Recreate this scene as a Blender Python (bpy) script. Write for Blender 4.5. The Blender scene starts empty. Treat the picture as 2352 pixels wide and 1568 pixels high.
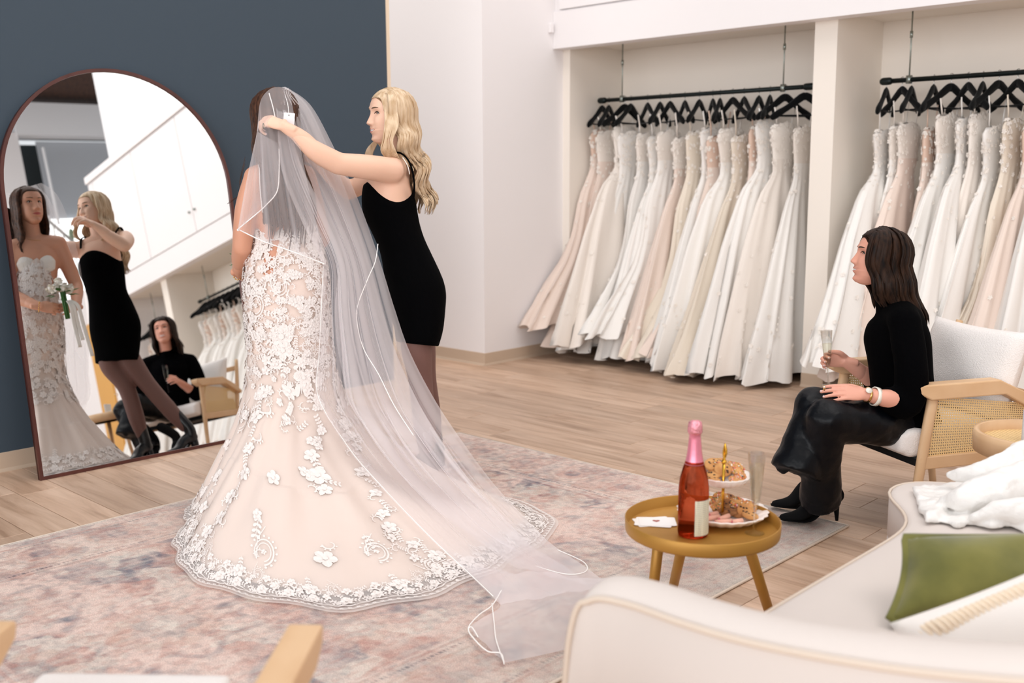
import bpy, math, random
import numpy as np
from mathutils import Vector, Matrix, noise
random.seed(7); RNG=np.random.default_rng(7)
PI=math.pi; SC=bpy.context.scene; COL=SC.collection
# ---------------------------------------------------------------- camera
F=2387.04; CX,CY=1176.,784.
pi_,ro_,ya_=0.157630,-0.0046637,-0.7610662
CAM=np.array([0,0,1.40])
D=np.array([math.sin(ya_)*math.cos(pi_),math.cos(ya_)*math.cos(pi_),-math.sin(pi_)])
r0=np.array([math.cos(ya_),-math.sin(ya_),0.]); u0=np.cross(r0,D)
RV=math.cos(ro_)*r0+math.sin(ro_)*u0; UV=-math.sin(ro_)*r0+math.cos(ro_)*u0
cam=bpy.data.cameras.new('camera'); co=bpy.data.objects.new('camera',cam); COL.objects.link(co)
M=Matrix(((RV[0],UV[0],-D[0],0),(RV[1],UV[1],-D[1],0),(RV[2],UV[2],-D[2],1.40),(0,0,0,1)))
co.matrix_world=M; cam.sensor_width=36; cam.lens=F/2352*36; cam.clip_start=.05
cam.dof.use_dof=True; cam.dof.focus_distance=4.05; cam.dof.aperture_fstop=2.4
SC.camera=co
# ---------------------------------------------------------------- world, lights, exposure
W=bpy.data.worlds.new('world'); SC.world=W; W.use_nodes=True
bg=W.node_tree.nodes['Background']; bg.inputs[0].default_value=(0.95,0.965,1.0,1); bg.inputs[1].default_value=1.0
SC.view_settings.view_transform='Standard'; SC.view_settings.look='None'
SC.view_settings.gamma=1; SC.view_settings.use_curve_mapping=False; SC.view_settings.exposure=-0.17
def area(name,loc,rot,sx,sy,power,col=(1,1,1)):
    l=bpy.data.lights.new(name,'AREA'); l.shape='RECTANGLE'; l.size=sx; l.size_y=sy; l.energy=power; l.color=col
    o=bpy.data.objects.new(name,l); o.location=loc; o.rotation_euler=rot; COL.objects.link(o); return o
area('ceiling_fill_light',(-2.4,3.2,6.9),(0,0,0),4.5,4.5,165,(1,.98,.96))  # unseen area lights added below the ceiling for general brightness
area('ceiling_fill_light',(3.2,3.2,6.9),(0,0,0),4.0,4.5,185,(1,.97,.94))
area('hall_fill_light',(-6.9,3.6,3.6),(math.radians(20),0,0),1.6,1.6,38,(1,.95,.9))  # unseen lamp added to brighten the beige wall behind the navy one
area('shopfront_daylight',(1.5,-8,3.2),(math.radians(80),0,math.radians(14)),14,5,930,(.985,.99,1))
# ---------------------------------------------------------------- helpers
def ray(x,y): return D+(x-CX)/F*RV-(y-CY)/F*UV
def at(x,y,d): return CAM+ray(x,y)*d
def gz(x,y,z=0.): v=ray(x,y); return CAM+v*((z-CAM[2])/v[2])
def proj(p): q=np.array(p,float)-CAM; d=q@D; return CX+F*(q@RV)/d, CY-F*(q@UV)/d
def hz(X,Y,py):
    lo,hi=-1.,4.
    for _ in range(40):
        m=(lo+hi)/2
        if proj((X,Y,m))[1]>py: lo=m
        else: hi=m
    return lo
def s2l(c): return tuple((v/12.92 if v<=.04045 else ((v+.055)/1.055)**2.4) for v in c)
def rgb(r,g,b): return s2l((r/255,g/255,b/255))+(1,)
def unit(v): v=np.array(v,float); return v/(np.linalg.norm(v)+1e-12)
MAT={}
def mat(name,col,rough=.6,metal=0,spec=.5,trans=0,ior=1.45,alpha=1,sheen=0,coat=0,bump=None,var=None,noise_scale=8,sss=0,emis=None):
    m=bpy.data.materials.new(name); m.use_nodes=True; nt=m.node_tree; p=nt.nodes['Principled BSDF']
    p.inputs['Base Color'].default_value=col; p.inputs['Roughness'].default_value=rough; p.inputs['Metallic'].default_value=metal
    p.inputs['Specular IOR Level'].default_value=spec; p.inputs['Transmission Weight'].default_value=trans; p.inputs['IOR'].default_value=ior
    p.inputs['Alpha'].default_value=alpha; p.inputs['Sheen Weight'].default_value=sheen; p.inputs['Coat Weight'].default_value=coat
    if sss: p.inputs['Subsurface Weight'].default_value=sss; p.inputs['Subsurface Radius'].default_value=(.01,.004,.002)
    if emis: p.inputs['Emission Color'].default_value=emis[0]; p.inputs['Emission Strength'].default_value=emis[1]
    tc=nt.nodes.new('ShaderNodeTexCoord')
    if var:   # var: second colour mixed by noise
        n=nt.nodes.new('ShaderNodeTexNoise'); n.inputs['Scale'].default_value=noise_scale; n.inputs['Detail'].default_value=5
        mp=nt.nodes.new('ShaderNodeMapping'); mp.inputs['Scale'].default_value=var[1] if len(var)>1 else (1,1,1)
        nt.links.new(tc.outputs['Object'],mp.inputs[0]); nt.links.new(mp.outputs[0],n.inputs[0])
        cr=nt.nodes.new('ShaderNodeValToRGB'); cr.color_ramp.elements[0].color=col; cr.color_ramp.elements[1].color=var[0]
        cr.color_ramp.elements[0].position=.35; cr.color_ramp.elements[1].position=.68
        nt.links.new(n.outputs[0],cr.inputs[0]); nt.links.new(cr.outputs[0],p.inputs['Base Color'])
    if bump:  # (scale,strength,distance[,kind])
        if len(bump)>3 and bump[3]=='vor':
            b=nt.nodes.new('ShaderNodeTexVoronoi'); b.inputs['Scale'].default_value=bump[0]; out=b.outputs['Distance']
        else:
            b=nt.nodes.new('ShaderNodeTexNoise'); b.inputs['Scale'].default_value=bump[0]; b.inputs['Detail'].default_value=3; out=b.outputs[0]
        bp=nt.nodes.new('ShaderNodeBump'); bp.inputs['Strength'].default_value=bump[1]; bp.inputs['Distance'].default_value=bump[2]
        nt.links.new(tc.outputs['Object'],b.inputs['Vector']); nt.links.new(out,bp.inputs['Height']); nt.links.new(bp.outputs[0],p.inputs['Normal'])
    MAT[name]=m; return m
def tag(o,label=None,cat=None,group=None,kind=None):
    if label: o['label']=label
    if cat: o['category']=cat
    if group: o['group']=group
    if kind: o['kind']=kind
    return o
def empty(name,loc=(0,0,0),rz=0,label=None,cat=None,group=None):
    o=bpy.data.objects.new(name,None); o.empty_display_size=.05; o.location=loc; o.rotation_euler=(0,0,rz); COL.objects.link(o)
    return tag(o,label,cat,group)
def mesh(name,VF,mats,parent=None,smooth=True,midx=None,local=False,kind=None,label=None,bevel=0,loc=None):
    V,Fc=VF; me=bpy.data.meshes.new(name)
    me.from_pydata([tuple(v) for v in V],[],[tuple(f) for f in Fc])
    if not isinstance(mats,(list,tuple)): mats=[mats]
    for m in mats: me.materials.append(m)
    if midx is not None: me.polygons.foreach_set('material_index',np.array(midx,dtype=np.int32))
    if smooth: me.polygons.foreach_set('use_smooth',np.ones(len(me.polygons),dtype=bool))
    me.update(); o=bpy.data.objects.new(name,me); COL.objects.link(o)
    if loc is not None: o.location=loc
    if parent is not None:
        o.parent=parent
        if not local and parent.type=='EMPTY': o.matrix_parent_inverse=Matrix.LocRotScale(parent.location,parent.rotation_euler,None).inverted()
    if bevel:
        b=o.modifiers.new('bevel','BEVEL'); b.width=bevel; b.segments=2; b.limit_method='ANGLE'
    if kind: o['kind']=kind
    if label: o['label']=label
    return o
def clone(o,parent=None,loc=None,rz=None):
    c=o.copy(); COL.objects.link(c); c.parent=parent
    for k in ('label','group'):
        pass
    if loc is not None: c.location=loc
    if rz is not None: c.rotation_euler=(0,0,rz)
    for ch in o.children: clone(ch,c)
    return c
def join(*parts):
    V=[];Fc=[]
    for v,f in parts:
        n=len(V); V.extend([tuple(p) for p in v]); Fc.extend([tuple(i+n for i in q) for q in f])
    return V,Fc
def box(x0,y0,z0,x1,y1,z1):
    V=[(x0,y0,z0),(x1,y0,z0),(x1,y1,z0),(x0,y1,z0),(x0,y0,z1),(x1,y0,z1),(x1,y1,z1),(x0,y1,z1)]
    return V,[(0,3,2,1),(4,5,6,7),(0,1,5,4),(1,2,6,5),(2,3,7,6),(3,0,4,7)]
def xf(VF,mtx=None,t=(0,0,0),rz=0,s=1):
    V,Fc=VF; V=np.array(V,float)*s
    if mtx is not None: V=V@np.array(mtx).T
    c,sn=math.cos(rz),math.sin(rz); V=V@np.array([[c,sn,0],[-sn,c,0],[0,0,1]])+np.array(t)
    return V,Fc
def rings(R,closed=True,cap=True):
    """R: array (m,n,3)"""
    m=len(R); n=len(R[0]); V=[tuple(p) for r in R for p in r]; Fc=[]
    for i in range(m-1):
        for j in range(n if closed else n-1):
            k=(j+1)%n; Fc.append((i*n+j,i*n+k,(i+1)*n+k,(i+1)*n+j))
    if cap and closed:
        Fc.append(tuple(range(n-1,-1,-1))); Fc.append(tuple((m-1)*n+j for j in range(n)))
    return V,Fc
def frames(P,lat=None):
    P=np.array(P,float); T=np.gradient(P,axis=0); T/=np.linalg.norm(T,axis=1)[:,None]+1e-12
    if lat is None:
        a=np.array([0,0,1.]) if abs(T[0][2])<.9 else np.array([1.,0,0]); a=unit(a-T[0]*(a@T[0])); A=[a]
        for i in range(1,len(P)):
            a=A[-1]-T[i]*(A[-1]@T[i]); A.append(unit(a))
        A=np.array(A)
    else:
        L=np.array(lat,float); L=np.tile(L,(len(P),1)) if L.ndim==1 else L
        A=np.array([unit(L[i]-T[i]*(L[i]@T[i])) for i in range(len(P))])
    return P,T,A,np.cross(T,A)
def spline(P,n):
    P=np.array(P,float); m=len(P); t=np.linspace(0,m-1,n); out=[]
    for x in t:
        i=min(int(x),m-2); f=x-i; p0=P[max(i-1,0)];p1=P[i];p2=P[i+1];p3=P[min(i+2,m-1)]
        out.append(.5*((2*p1)+(-p0+p2)*f+(2*p0-5*p1+4*p2-p3)*f*f+(-p0+3*p1-3*p2+p3)*f**3))
    return np.array(out)
def tube(P,ra,rb=None,n=8,lat=None,sm=0,cap=True):
    P=np.array(P,float)
    ra=np.array(ra,float) if np.ndim(ra) else np.full(len(P),float(ra))
    rb=ra if rb is None else (np.array(rb,float) if np.ndim(rb) else np.full(len(P),float(rb)))
    if sm:
        ra=spline(ra[:,None],sm)[:,0]; rb=spline(rb[:,None],sm)[:,0]; P=spline(P,sm)
    P,T,A,B=frames(P,lat); an=np.arange(n)*2*PI/n
    R=P[:,None,:]+A[:,None,:]*(np.cos(an)[None,:,None]*ra[:,None,None])+B[:,None,:]*(np.sin(an)[None,:,None]*rb[:,None,None])
    return rings(R,cap=cap)
def rtube(P,ra,rb=None,n=12,lat=None,sm=16):
    """tube with rounded ends"""
    P=np.array(P,float); ra=np.array(ra,float) if np.ndim(ra) else np.full(len(P),float(ra)); rb=ra.copy() if rb is None else (np.array(rb,float) if np.ndim(rb) else np.full(len(P),float(rb)))
    ra=spline(ra[:,None],sm)[:,0]; rb=spline(rb[:,None],sm)[:,0]; P=spline(P,sm)
    def end(P,ra,rb,i,j):
        t=unit(P[i]-P[j]); r=min(ra[i],rb[i]); e=[]
        for k in (1,2,3):
            a=k*PI/2/3.3; e.append((P[i]+t*r*math.sin(a),ra[i]*math.cos(a),rb[i]*math.cos(a)))
        return e
    e0=end(P,ra,rb,0,1); e1=end(P,ra,rb,-1,-2)
    P=np.array([e[0] for e in e0[::-1]]+list(P)+[e[0] for e in e1]); ra=np.array([e[1] for e in e0[::-1]]+list(ra)+[e[1] for e in e1]); rb=np.array([e[2] for e in e0[::-1]]+list(rb)+[e[2] for e in e1])
    return tube(P,ra,rb,n=n,lat=lat)
def lathe(prof,n=32,c=(0,0,0)):
    an=np.arange(n)*2*PI/n
    R=[[(c[0]+r*math.cos(a),c[1]+r*math.sin(a),c[2]+z) for a in an] for r,z in prof]
    return rings(R,cap=True)
def ball(c,r,n=12,m=8):
    r=np.array(r,float) if np.ndim(r) else np.array([r,r,r],float)
    R=[]
    for i in range(1,m):
        t=PI*i/m; R.append([(c[0]+r[0]*math.sin(t)*math.cos(a),c[1]+r[1]*math.sin(t)*math.sin(a),c[2]-r[2]*math.cos(t)) for a in np.arange(n)*2*PI/n])
    V,Fc=rings(R,cap=False); V=list(V)+[(c[0],c[1],c[2]-r[2]),(c[0],c[1],c[2]+r[2])]; b=len(V)-2
    for j in range(n):
        k=(j+1)%n; Fc.append((k,j,b)); Fc.append(((m-2)*n+j,(m-2)*n+k,b+1))
    return V,Fc
def prism(poly,o,a,b,h):
    """poly 2D in frame origin o, axes a,b; extruded by vector h"""
    o,a,b,h=[np.array(q,float) for q in (o,a,b,h)]; n=len(poly)
    V=[tuple(o+a*p[0]+b*p[1]) for p in poly]+[tuple(o+a*p[0]+b*p[1]+h) for p in poly]
    Fc=[tuple(range(n-1,-1,-1)),tuple(range(n,2*n))]+[(i,(i+1)%n,n+(i+1)%n,n+i) for i in range(n)]
    return V,Fc
def remesh(parts,vox,smooth=4,disp=None):
    V,Fc=join(*parts); me=bpy.data.meshes.new('t'); me.from_pydata(V,[],Fc); me.update()
    o=bpy.data.objects.new('t',me); COL.objects.link(o)
    r=o.modifiers.new('r','REMESH'); r.mode='VOXEL'; r.voxel_size=vox
    if smooth: s=o.modifiers.new('s','SMOOTH'); s.iterations=smooth; s.factor=.6
    dg=bpy.context.evaluated_depsgraph_get(); dg.update(); e=o.evaluated_get(dg); em=e.to_mesh()
    Vn=np.empty(len(em.vertices)*3); em.vertices.foreach_get('co',Vn); Vn=Vn.reshape(-1,3).copy()
    Fn=[tuple(p.vertices) for p in em.polygons]; e.to_mesh_clear()
    bpy.data.objects.remove(o); bpy.data.meshes.remove(me)
    if disp: Vn=disp(Vn)
    return Vn,Fn
def noisy(V,sc,amp,seed=0.):
    V=np.array(V,float)
    return np.array([v+np.array(noise.noise_vector(Vector(v*sc)+Vector((seed,seed,seed))))*amp for v in V])
# ---------------------------------------------------------------- materials
mat('wall_white',rgb(240,236,236),.75,bump=(60,.05,.002))
mat('wall_navy',rgb(66,78,89),.7,spec=.3,bump=(90,.06,.002))
mat('niche_cream',rgb(242,234,224),.8)
mat('base_beige',rgb(200,178,156),.55)
mat('corner_trim',rgb(232,210,184),.6)
mat('black_metal',rgb(28,36,36),.4,metal=.6)
mat('rod_steel',rgb(150,158,152),.35,metal=.9)
mat('black_velvet',rgb(8,9,10),.9,spec=.15,sheen=.1)
mat('hook_chrome',rgb(190,190,190),.2,metal=1)
mat('mirror_glass',(.93,.945,.94,1),.0,metal=1)
mat('mirror_frame',rgb(92,50,42),.4,var=(rgb(70,36,30),(1,1,.1)))
mat('skin_bride',rgb(216,158,130),.5,sss=.1); mat('skin_blonde',rgb(240,196,170),.5,sss=.1); mat('skin_seated',rgb(222,160,138),.5,sss=.1)
mat('lips',rgb(196,104,96),.4); mat('teeth',rgb(240,235,228),.3); mat('nail',rgb(232,200,196),.25)
mat('eye_white',rgb(225,220,215),.3); mat('iris',rgb(60,45,35),.2); mat('brow_brown',rgb(105,80,60),.8); mat('brow_dark',rgb(50,36,28),.8)
mat('black_crepe',rgb(3,3,4),.95,spec=.06,bump=(400,.1,.001))
mat('black_knit',rgb(3,3,4),.98,spec=.05,bump=(300,.2,.001))
mat('satin_navy',rgb(4,6,11),.36,spec=.22,bump=(14,.5,.012))
mat('boot_leather',rgb(16,18,22),.35,spec=.6); mat('suede_black',rgb(10,10,11),.9,spec=.2)
mat('tights',rgb(122,88,80),.6,bump=(500,.1,.0005))
mat('gold',rgb(226,180,110),.25,metal=1); mat('pearl',rgb(235,228,215),.3,coat=.4)
mat('gown_ivory',rgb(236,227,218),.7,sheen=.2,bump=(40,.25,.004)); mat('gown_blush',rgb(232,214,202),.7,sheen=.2,bump=(40,.25,.004))
mat('gown_white',rgb(239,235,230),.7,sheen=.2,bump=(40,.2,.004)); mat('gown_nude',rgb(224,196,178),.7,bump=(40,.25,.004))
mat('gown_champagne',rgb(230,218,202),.7,bump=(40,.25,.004))
mat('lace_white',rgb(240,232,227),.8,bump=(260,.6,.002)); mat('lace_ivory',rgb(245,238,230),.8,bump=(160,.8,.004))
mat('nude_lining',rgb(222,184,150),.7)
mat('oak',rgb(224,188,148),.45,var=(rgb(212,172,130),(.25,.6,.25)),noise_scale=22)
mat('oak_pale',rgb(236,202,158),.5)
mat('boucle',rgb(240,234,230),.95,bump=(220,.7,.004)); mat('sofa_cloth',rgb(216,206,199),.85,bump=(500,.15,.001))
mat('piping',rgb(216,200,184),.8)
mat('velvet_green',rgb(122,118,54),.85,sheen=.4,bump=(10,.3,.01),var=(rgb(92,92,36),)); mat('cream_cloth',rgb(240,234,228),.8,bump=(300,.2,.001)); mat('braid',rgb(240,222,198),.85)
mat('jacket_white',rgb(238,235,231),.5,bump=(55,.6,.006)); mat('brass_paint',rgb(184,136,62),.45,metal=.4)
mat('foil_pink',rgb(232,140,160),.3,metal=.5,bump=(90,.15,.002)); mat('foil_crumple',rgb(238,160,172),.25,metal=.6,bump=(160,1.,.004))
mat('porcelain',rgb(244,232,224),.3,coat=.5); mat('gold_rod',rgb(230,180,70),.2,metal=1)
mat('cookie_dough',rgb(214,162,102),.85,var=(rgb(186,128,74),),noise_scale=40,bump=(120,.5,.003)); mat('cookie_dark',rgb(164,112,66),.85,var=(rgb(120,76,44),),noise_scale=60,bump=(120,.5,.003))
mat('chocolate',rgb(58,34,24),.5); mat('pink_wafer',rgb(246,190,168),.8,bump=(200,.4,.002)); mat('pink_cream',rgb(226,110,130),.6)
for i,c in enumerate([(228,60,90),(240,180,50),(250,250,245),(70,110,70),(238,110,60),(60,50,60)]): mat('sprinkle_%d'%i,rgb(*c),.4)
mat('card_white',rgb(250,248,246),.5); mat('heart_red',rgb(170,92,84),.5)
mat('veil_trim',rgb(252,248,244),.6); mat('tag_paper',rgb(246,246,248),.5)
mat('petal',rgb(248,242,232),.6,sss=.1); mat('leaf',rgb(62,110,52),.5); mat('ribbon',rgb(244,238,230),.45)
mat('plaster_grey',rgb(176,180,186),.8); mat('dark_wood_ceiling',rgb(84,56,42),.8,var=(rgb(50,32,26),(1,6,1))); mat('door_orange',rgb(216,162,84),.5); mat('opening_dark',rgb(58,64,66),.8)
mat('grout',rgb(96,78,64),.9); mat('ceiling_white',rgb(240,240,242),.8)
mat('hair_brown',rgb(86,56,40),.5,var=(rgb(52,34,26),),noise_scale=60,spec=.25); mat('hair_dark',rgb(52,34,24),.5,var=(rgb(16,10,8),(1,1,.3)),noise_scale=60,spec=.15); mat('hair_blonde',rgb(226,202,172),.5,var=(rgb(188,156,120),(1,1,.2)),noise_scale=60,spec=.25)
def nodemat(name):
    m=bpy.data.materials.new(name); m.use_nodes=True; MAT[name]=m; return m,m.node_tree,m.node_tree.nodes['Principled BSDF']
def N(nt,t,**k):
    n=nt.nodes.new(t)
    for a,b in k.items(): setattr(n,a,b)
    return n
# wood planks: colour per plank by object random
def plankmat(name,island):
    m,nt,p=nodemat(name); L=nt.links.new
    tc=N(nt,'ShaderNodeTexCoord'); geo=N(nt,'ShaderNodeNewGeometry'); oi=N(nt,'ShaderNodeObjectInfo')
    rnd=geo.outputs['Random Per Island'] if island else oi.outputs['Random']
    wp=N(nt,'ShaderNodeVectorMath',operation='MULTIPLY'); wp.inputs[1].default_value=(1.1,9,1); L(geo.outputs['Position'],wp.inputs[0])
    ad=N(nt,'ShaderNodeVectorMath',operation='ADD'); L(wp.outputs[0],ad.inputs[0])
    cmb=N(nt,'ShaderNodeCombineXYZ'); ml=N(nt,'ShaderNodeMath',operation='MULTIPLY'); ml.inputs[1].default_value=37; L(rnd,ml.inputs[0]); L(ml.outputs[0],cmb.inputs[0]); L(ml.outputs[0],cmb.inputs[2]); L(cmb.outputs[0],ad.inputs[1])
    n1=N(nt,'ShaderNodeTexNoise'); n1.inputs['Scale'].default_value=1.6; n1.inputs['Detail'].default_value=6; n1.inputs['Roughness'].default_value=.62; n1.inputs['Distortion'].default_value=.6; L(ad.outputs[0],n1.inputs[0])
    cr=N(nt,'ShaderNodeValToRGB'); e=cr.color_ramp.elements; e[0].position=.3; e[0].color=rgb(168,136,112); e[1].position=.66; e[1].color=rgb(214,184,160)
    x=cr.color_ramp.elements.new(.48); x.color=rgb(197,165,140); L(n1.outputs[0],cr.inputs[0])
    hs=N(nt,'ShaderNodeHueSaturation'); mr=N(nt,'ShaderNodeMapRange'); mr.inputs[3].default_value=.86; mr.inputs[4].default_value=1.1; L(rnd,mr.inputs[0]); L(mr.outputs[0],hs.inputs['Value']); L(cr.outputs[0],hs.inputs['Color'])
    # dark knots / splits
    wp2=N(nt,'ShaderNodeVectorMath',operation='MULTIPLY'); wp2.inputs[1].default_value=(.35,7,1); L(ad.outputs[0],wp2.inputs[0])
    n2=N(nt,'ShaderNodeTexNoise'); n2.inputs['Scale'].default_value=1.8; n2.inputs['Detail'].default_value=4; L(wp2.outputs[0],n2.inputs[0])
    c2=N(nt,'ShaderNodeValToRGB'); c2.color_ramp.elements[0].position=.68; c2.color_ramp.elements[1].position=.8; c2.color_ramp.elements[0].color=(0,0,0,1); c2.color_ramp.elements[1].color=(.55,.55,.55,1); L(n2.outputs[0],c2.inputs[0])
    mx=N(nt,'ShaderNodeMixRGB'); mx.inputs[2].default_value=rgb(112,84,64); L(c2.outputs[0],mx.inputs[0]); L(hs.outputs[0],mx.inputs[1]); L(mx.outputs[0],p.inputs['Base Color'])
    p.inputs['Roughness'].default_value=.42; p.inputs['Specular IOR Level'].default_value=.4
    bp=N(nt,'ShaderNodeBump'); bp.inputs['Strength'].default_value=.12; bp.inputs['Distance'].default_value=.003; L(n2.outputs[0],bp.inputs['Height']); L(bp.outputs[0],p.inputs['Normal'])
plankmat('plank',False); plankmat('plank_far',True)
# rug: colour attribute + pile noise
m,nt,p=nodemat('rug_pile'); L=nt.links.new
a=N(nt,'ShaderNodeAttribute'); a.attribute_name='Col'; tc=N(nt,'ShaderNodeTexCoord')
n=N(nt,'ShaderNodeTexNoise'); n.inputs['Scale'].default_value=260; n.inputs['Detail'].default_value=2; L(tc.outputs['Object'],n.inputs[0])
mr=N(nt,'ShaderNodeMapRange'); mr.inputs[1].default_value=.3; mr.inputs[2].default_value=.7; mr.inputs[3].default_value=.78; mr.inputs[4].default_value=1.16; L(n.outputs[0],mr.inputs[0])
hs=N(nt,'ShaderNodeHueSaturation'); L(mr.outputs[0],hs.inputs['Value']); L(a.outputs['Color'],hs.inputs['Color']); L(hs.outputs[0],p.inputs['Base Color']); p.inputs['Roughness'].default_value=.95; p.inputs['Specular IOR Level'].default_value=.1
bp=N(nt,'ShaderNodeBump'); bp.inputs['Strength'].default_value=.6; bp.inputs['Distance'].default_value=.003; L(n.outputs[0],bp.inputs['Height']); L(bp.outputs[0],p.inputs['Normal'])
# sheer materials: tulle
def tulle(name,col,base,edge,scale=0):
    m=bpy.data.materials.new(name); m.use_nodes=True; nt=m.node_tree; nt.nodes.clear(); L=nt.links.new; MAT[name]=m
    out=N(nt,'ShaderNodeOutputMaterial'); tr=N(nt,'ShaderNodeBsdfTransparent'); df=N(nt,'ShaderNodeBsdfDiffuse'); df.inputs[0].default_value=col
    tl=N(nt,'ShaderNodeBsdfTranslucent'); tl.inputs[0].default_value=col; m1=N(nt,'ShaderNodeMixShader'); m1.inputs[0].default_value=.5; L(df.outputs[0],m1.inputs[1]); L(tl.outputs[0],m1.inputs[2])
    m2=N(nt,'ShaderNodeMixShader'); L(tr.outputs[0],m2.inputs[1]); L(m1.outputs[0],m2.inputs[2]); L(m2.outputs[0],out.inputs[0])
    # a thin net looks denser where it is seen edge-on (more threads per unit of view)
    lw=N(nt,'ShaderNodeLayerWeight'); lw.inputs[0].default_value=.35; mr=N(nt,'ShaderNodeMapRange'); mr.inputs[3].default_value=base; mr.inputs[4].default_value=edge; L(lw.outputs['Facing'],mr.inputs[0]); L(mr.outputs[0],m2.inputs[0])
tulle('tulle_veil',rgb(252,248,250),.24,.80); tulle('tulle_skirt',rgb(250,244,242),.2,.75); tulle('tulle_hem',rgb(252,247,243),.62,.9)
# glass
def glassy(name,col,rough=.0,ior=1.45,mixt=.0):
    m=bpy.data.materials.new(name); m.use_nodes=True; nt=m.node_tree; nt.nodes.clear(); L=nt.links.new; MAT[name]=m
    out=N(nt,'ShaderNodeOutputMaterial'); g=N(nt,'ShaderNodeBsdfGlass'); g.inputs['Color'].default_value=col; g.inputs['Roughness'].default_value=rough; g.inputs['IOR'].default_value=ior
    t=N(nt,'ShaderNodeBsdfTransparent'); t.inputs[0].default_value=col; mx=N(nt,'ShaderNodeMixShader'); mx.inputs[0].default_value=mixt; L(g.outputs[0],mx.inputs[1]); L(t.outputs[0],mx.inputs[2]); L(mx.outputs[0],out.inputs[0])
glassy('plastic_clear',(.97,.98,.98,1),.02,1.25,.7); glassy('champagne',(.99,.975,.91,1),0,1.15,.72); glassy('rose_glass',rgb(222,154,124),.0,1.33,.12)
# cane: woven strands with round holes
def canemat(name,sc,hole):
    m=bpy.data.materials.new(name); m.use_nodes=True; nt=m.node_tree; L=nt.links.new; MAT[name]=m; p=nt.nodes['Principled BSDF']
    p.inputs['Base Color'].default_value=rgb(232,198,142); p.inputs['Roughness'].default_value=.6
    out=nt.nodes['Material Output']; tc=N(nt,'ShaderNodeTexCoord'); mp=N(nt,'ShaderNodeVectorMath',operation='MULTIPLY'); mp.inputs[1].default_value=(sc,sc,sc); L(tc.outputs['UV'],mp.inputs[0])
    fr=N(nt,'ShaderNodeVectorMath',operation='FRACTION'); L(mp.outputs[0],fr.inputs[0]); sb=N(nt,'ShaderNodeVectorMath',operation='SUBTRACT'); sb.inputs[1].default_value=(.5,.5,0); L(fr.outputs[0],sb.inputs[0])
    ln=N(nt,'ShaderNodeVectorMath',operation='LENGTH'); L(sb.outputs[0],ln.inputs[0]); lt=N(nt,'ShaderNodeMath',operation='LESS_THAN'); lt.inputs[1].default_value=hole; L(ln.outputs['Value'],lt.inputs[0])
    t=N(nt,'ShaderNodeBsdfTransparent'); mx=N(nt,'ShaderNodeMixShader'); L(lt.outputs[0],mx.inputs[0]); L(p.outputs[0],mx.inputs[1]); L(t.outputs[0],mx.inputs[2]); L(mx.outputs[0],out.inputs[0])
    w=N(nt,'ShaderNodeTexWave'); w.inputs['Scale'].default_value=sc*.32; w.wave_type='BANDS'; w.bands_direction='DIAGONAL'; L(tc.outputs['UV'],w.inputs[0]); bp=N(nt,'ShaderNodeBump'); bp.inputs['Strength'].default_value=.5; bp.inputs['Distance'].default_value=.002; L(w.outputs[0],bp.inputs['Height']); L(bp.outputs[0],p.inputs['Normal'])
canemat('cane',46,.24); canemat('cane_dense',90,.16)
def m_(n): return MAT[n]
# bottle label print
m,nt,p=nodemat('label_print'); L=nt.links.new
tc=N(nt,'ShaderNodeTexCoord'); w=N(nt,'ShaderNodeTexNoise'); mp=N(nt,'ShaderNodeMapping'); mp.inputs['Scale'].default_value=(500,500,12); L(tc.outputs['Object'],mp.inputs[0]); L(mp.outputs[0],w.inputs[0]); w.inputs['Scale'].default_value=1.
sx=N(nt,'ShaderNodeSeparateXYZ'); L(tc.outputs['Object'],sx.inputs[0]); mm=N(nt,'ShaderNodeMath',operation='MULTIPLY'); mm.inputs[1].default_value=190; L(sx.outputs[2],mm.inputs[0]); f=N(nt,'ShaderNodeMath',operation='FRACT'); L(mm.outputs[0],f.inputs[0])
g=N(nt,'ShaderNodeMath',operation='GREATER_THAN'); g.inputs[1].default_value=.55; L(f.outputs[0],g.inputs[0]); g2=N(nt,'ShaderNodeMath',operation='GREATER_THAN'); g2.inputs[1].default_value=.47; L(w.outputs[0],g2.inputs[0]); mu=N(nt,'ShaderNodeMath',operation='MULTIPLY'); L(g.outputs[0],mu.inputs[0]); L(g2.outputs[0],mu.inputs[1]); mu2=N(nt,'ShaderNodeMath',operation='MULTIPLY'); mu2.inputs[1].default_value=.5; L(mu.outputs[0],mu2.inputs[0])
mx=N(nt,'ShaderNodeMixRGB'); mx.inputs[1].default_value=rgb(226,222,200); mx.inputs[2].default_value=rgb(120,116,104); L(mu2.outputs[0],mx.inputs[0]); L(mx.outputs[0],p.inputs['Base Color'])
# ---------------------------------------------------------------- room
def struct(name,VF,m,parent=None,smooth=False,bevel=0):
    o=mesh(name,VF,m,parent,smooth=smooth,bevel=bevel)
    if parent is None: o['kind']='structure'
    return o
WX=-5.145; WB=5.406; WC=-5.43; YH=6.17; YJ=6.29; ZH=2.36; NB=6.94; NZ=2.405; TOP=7.2; NX=4.05; 
struct('wall_left',box(WX-.16,-1.2,0,WX,4.285,TOP),m_('wall_navy'))
struct('trim_1',box(WX-.17,4.285,0,WX+.004,4.31,TOP),m_('corner_trim'))
struct('wall_back_left',box(-9,WB,0,WC,7.2,TOP),m_('wall_white'))
struct('wall_hall',box(-9.1,-1.2,0,-9,WB,TOP),m_('wall_white'))
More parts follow.
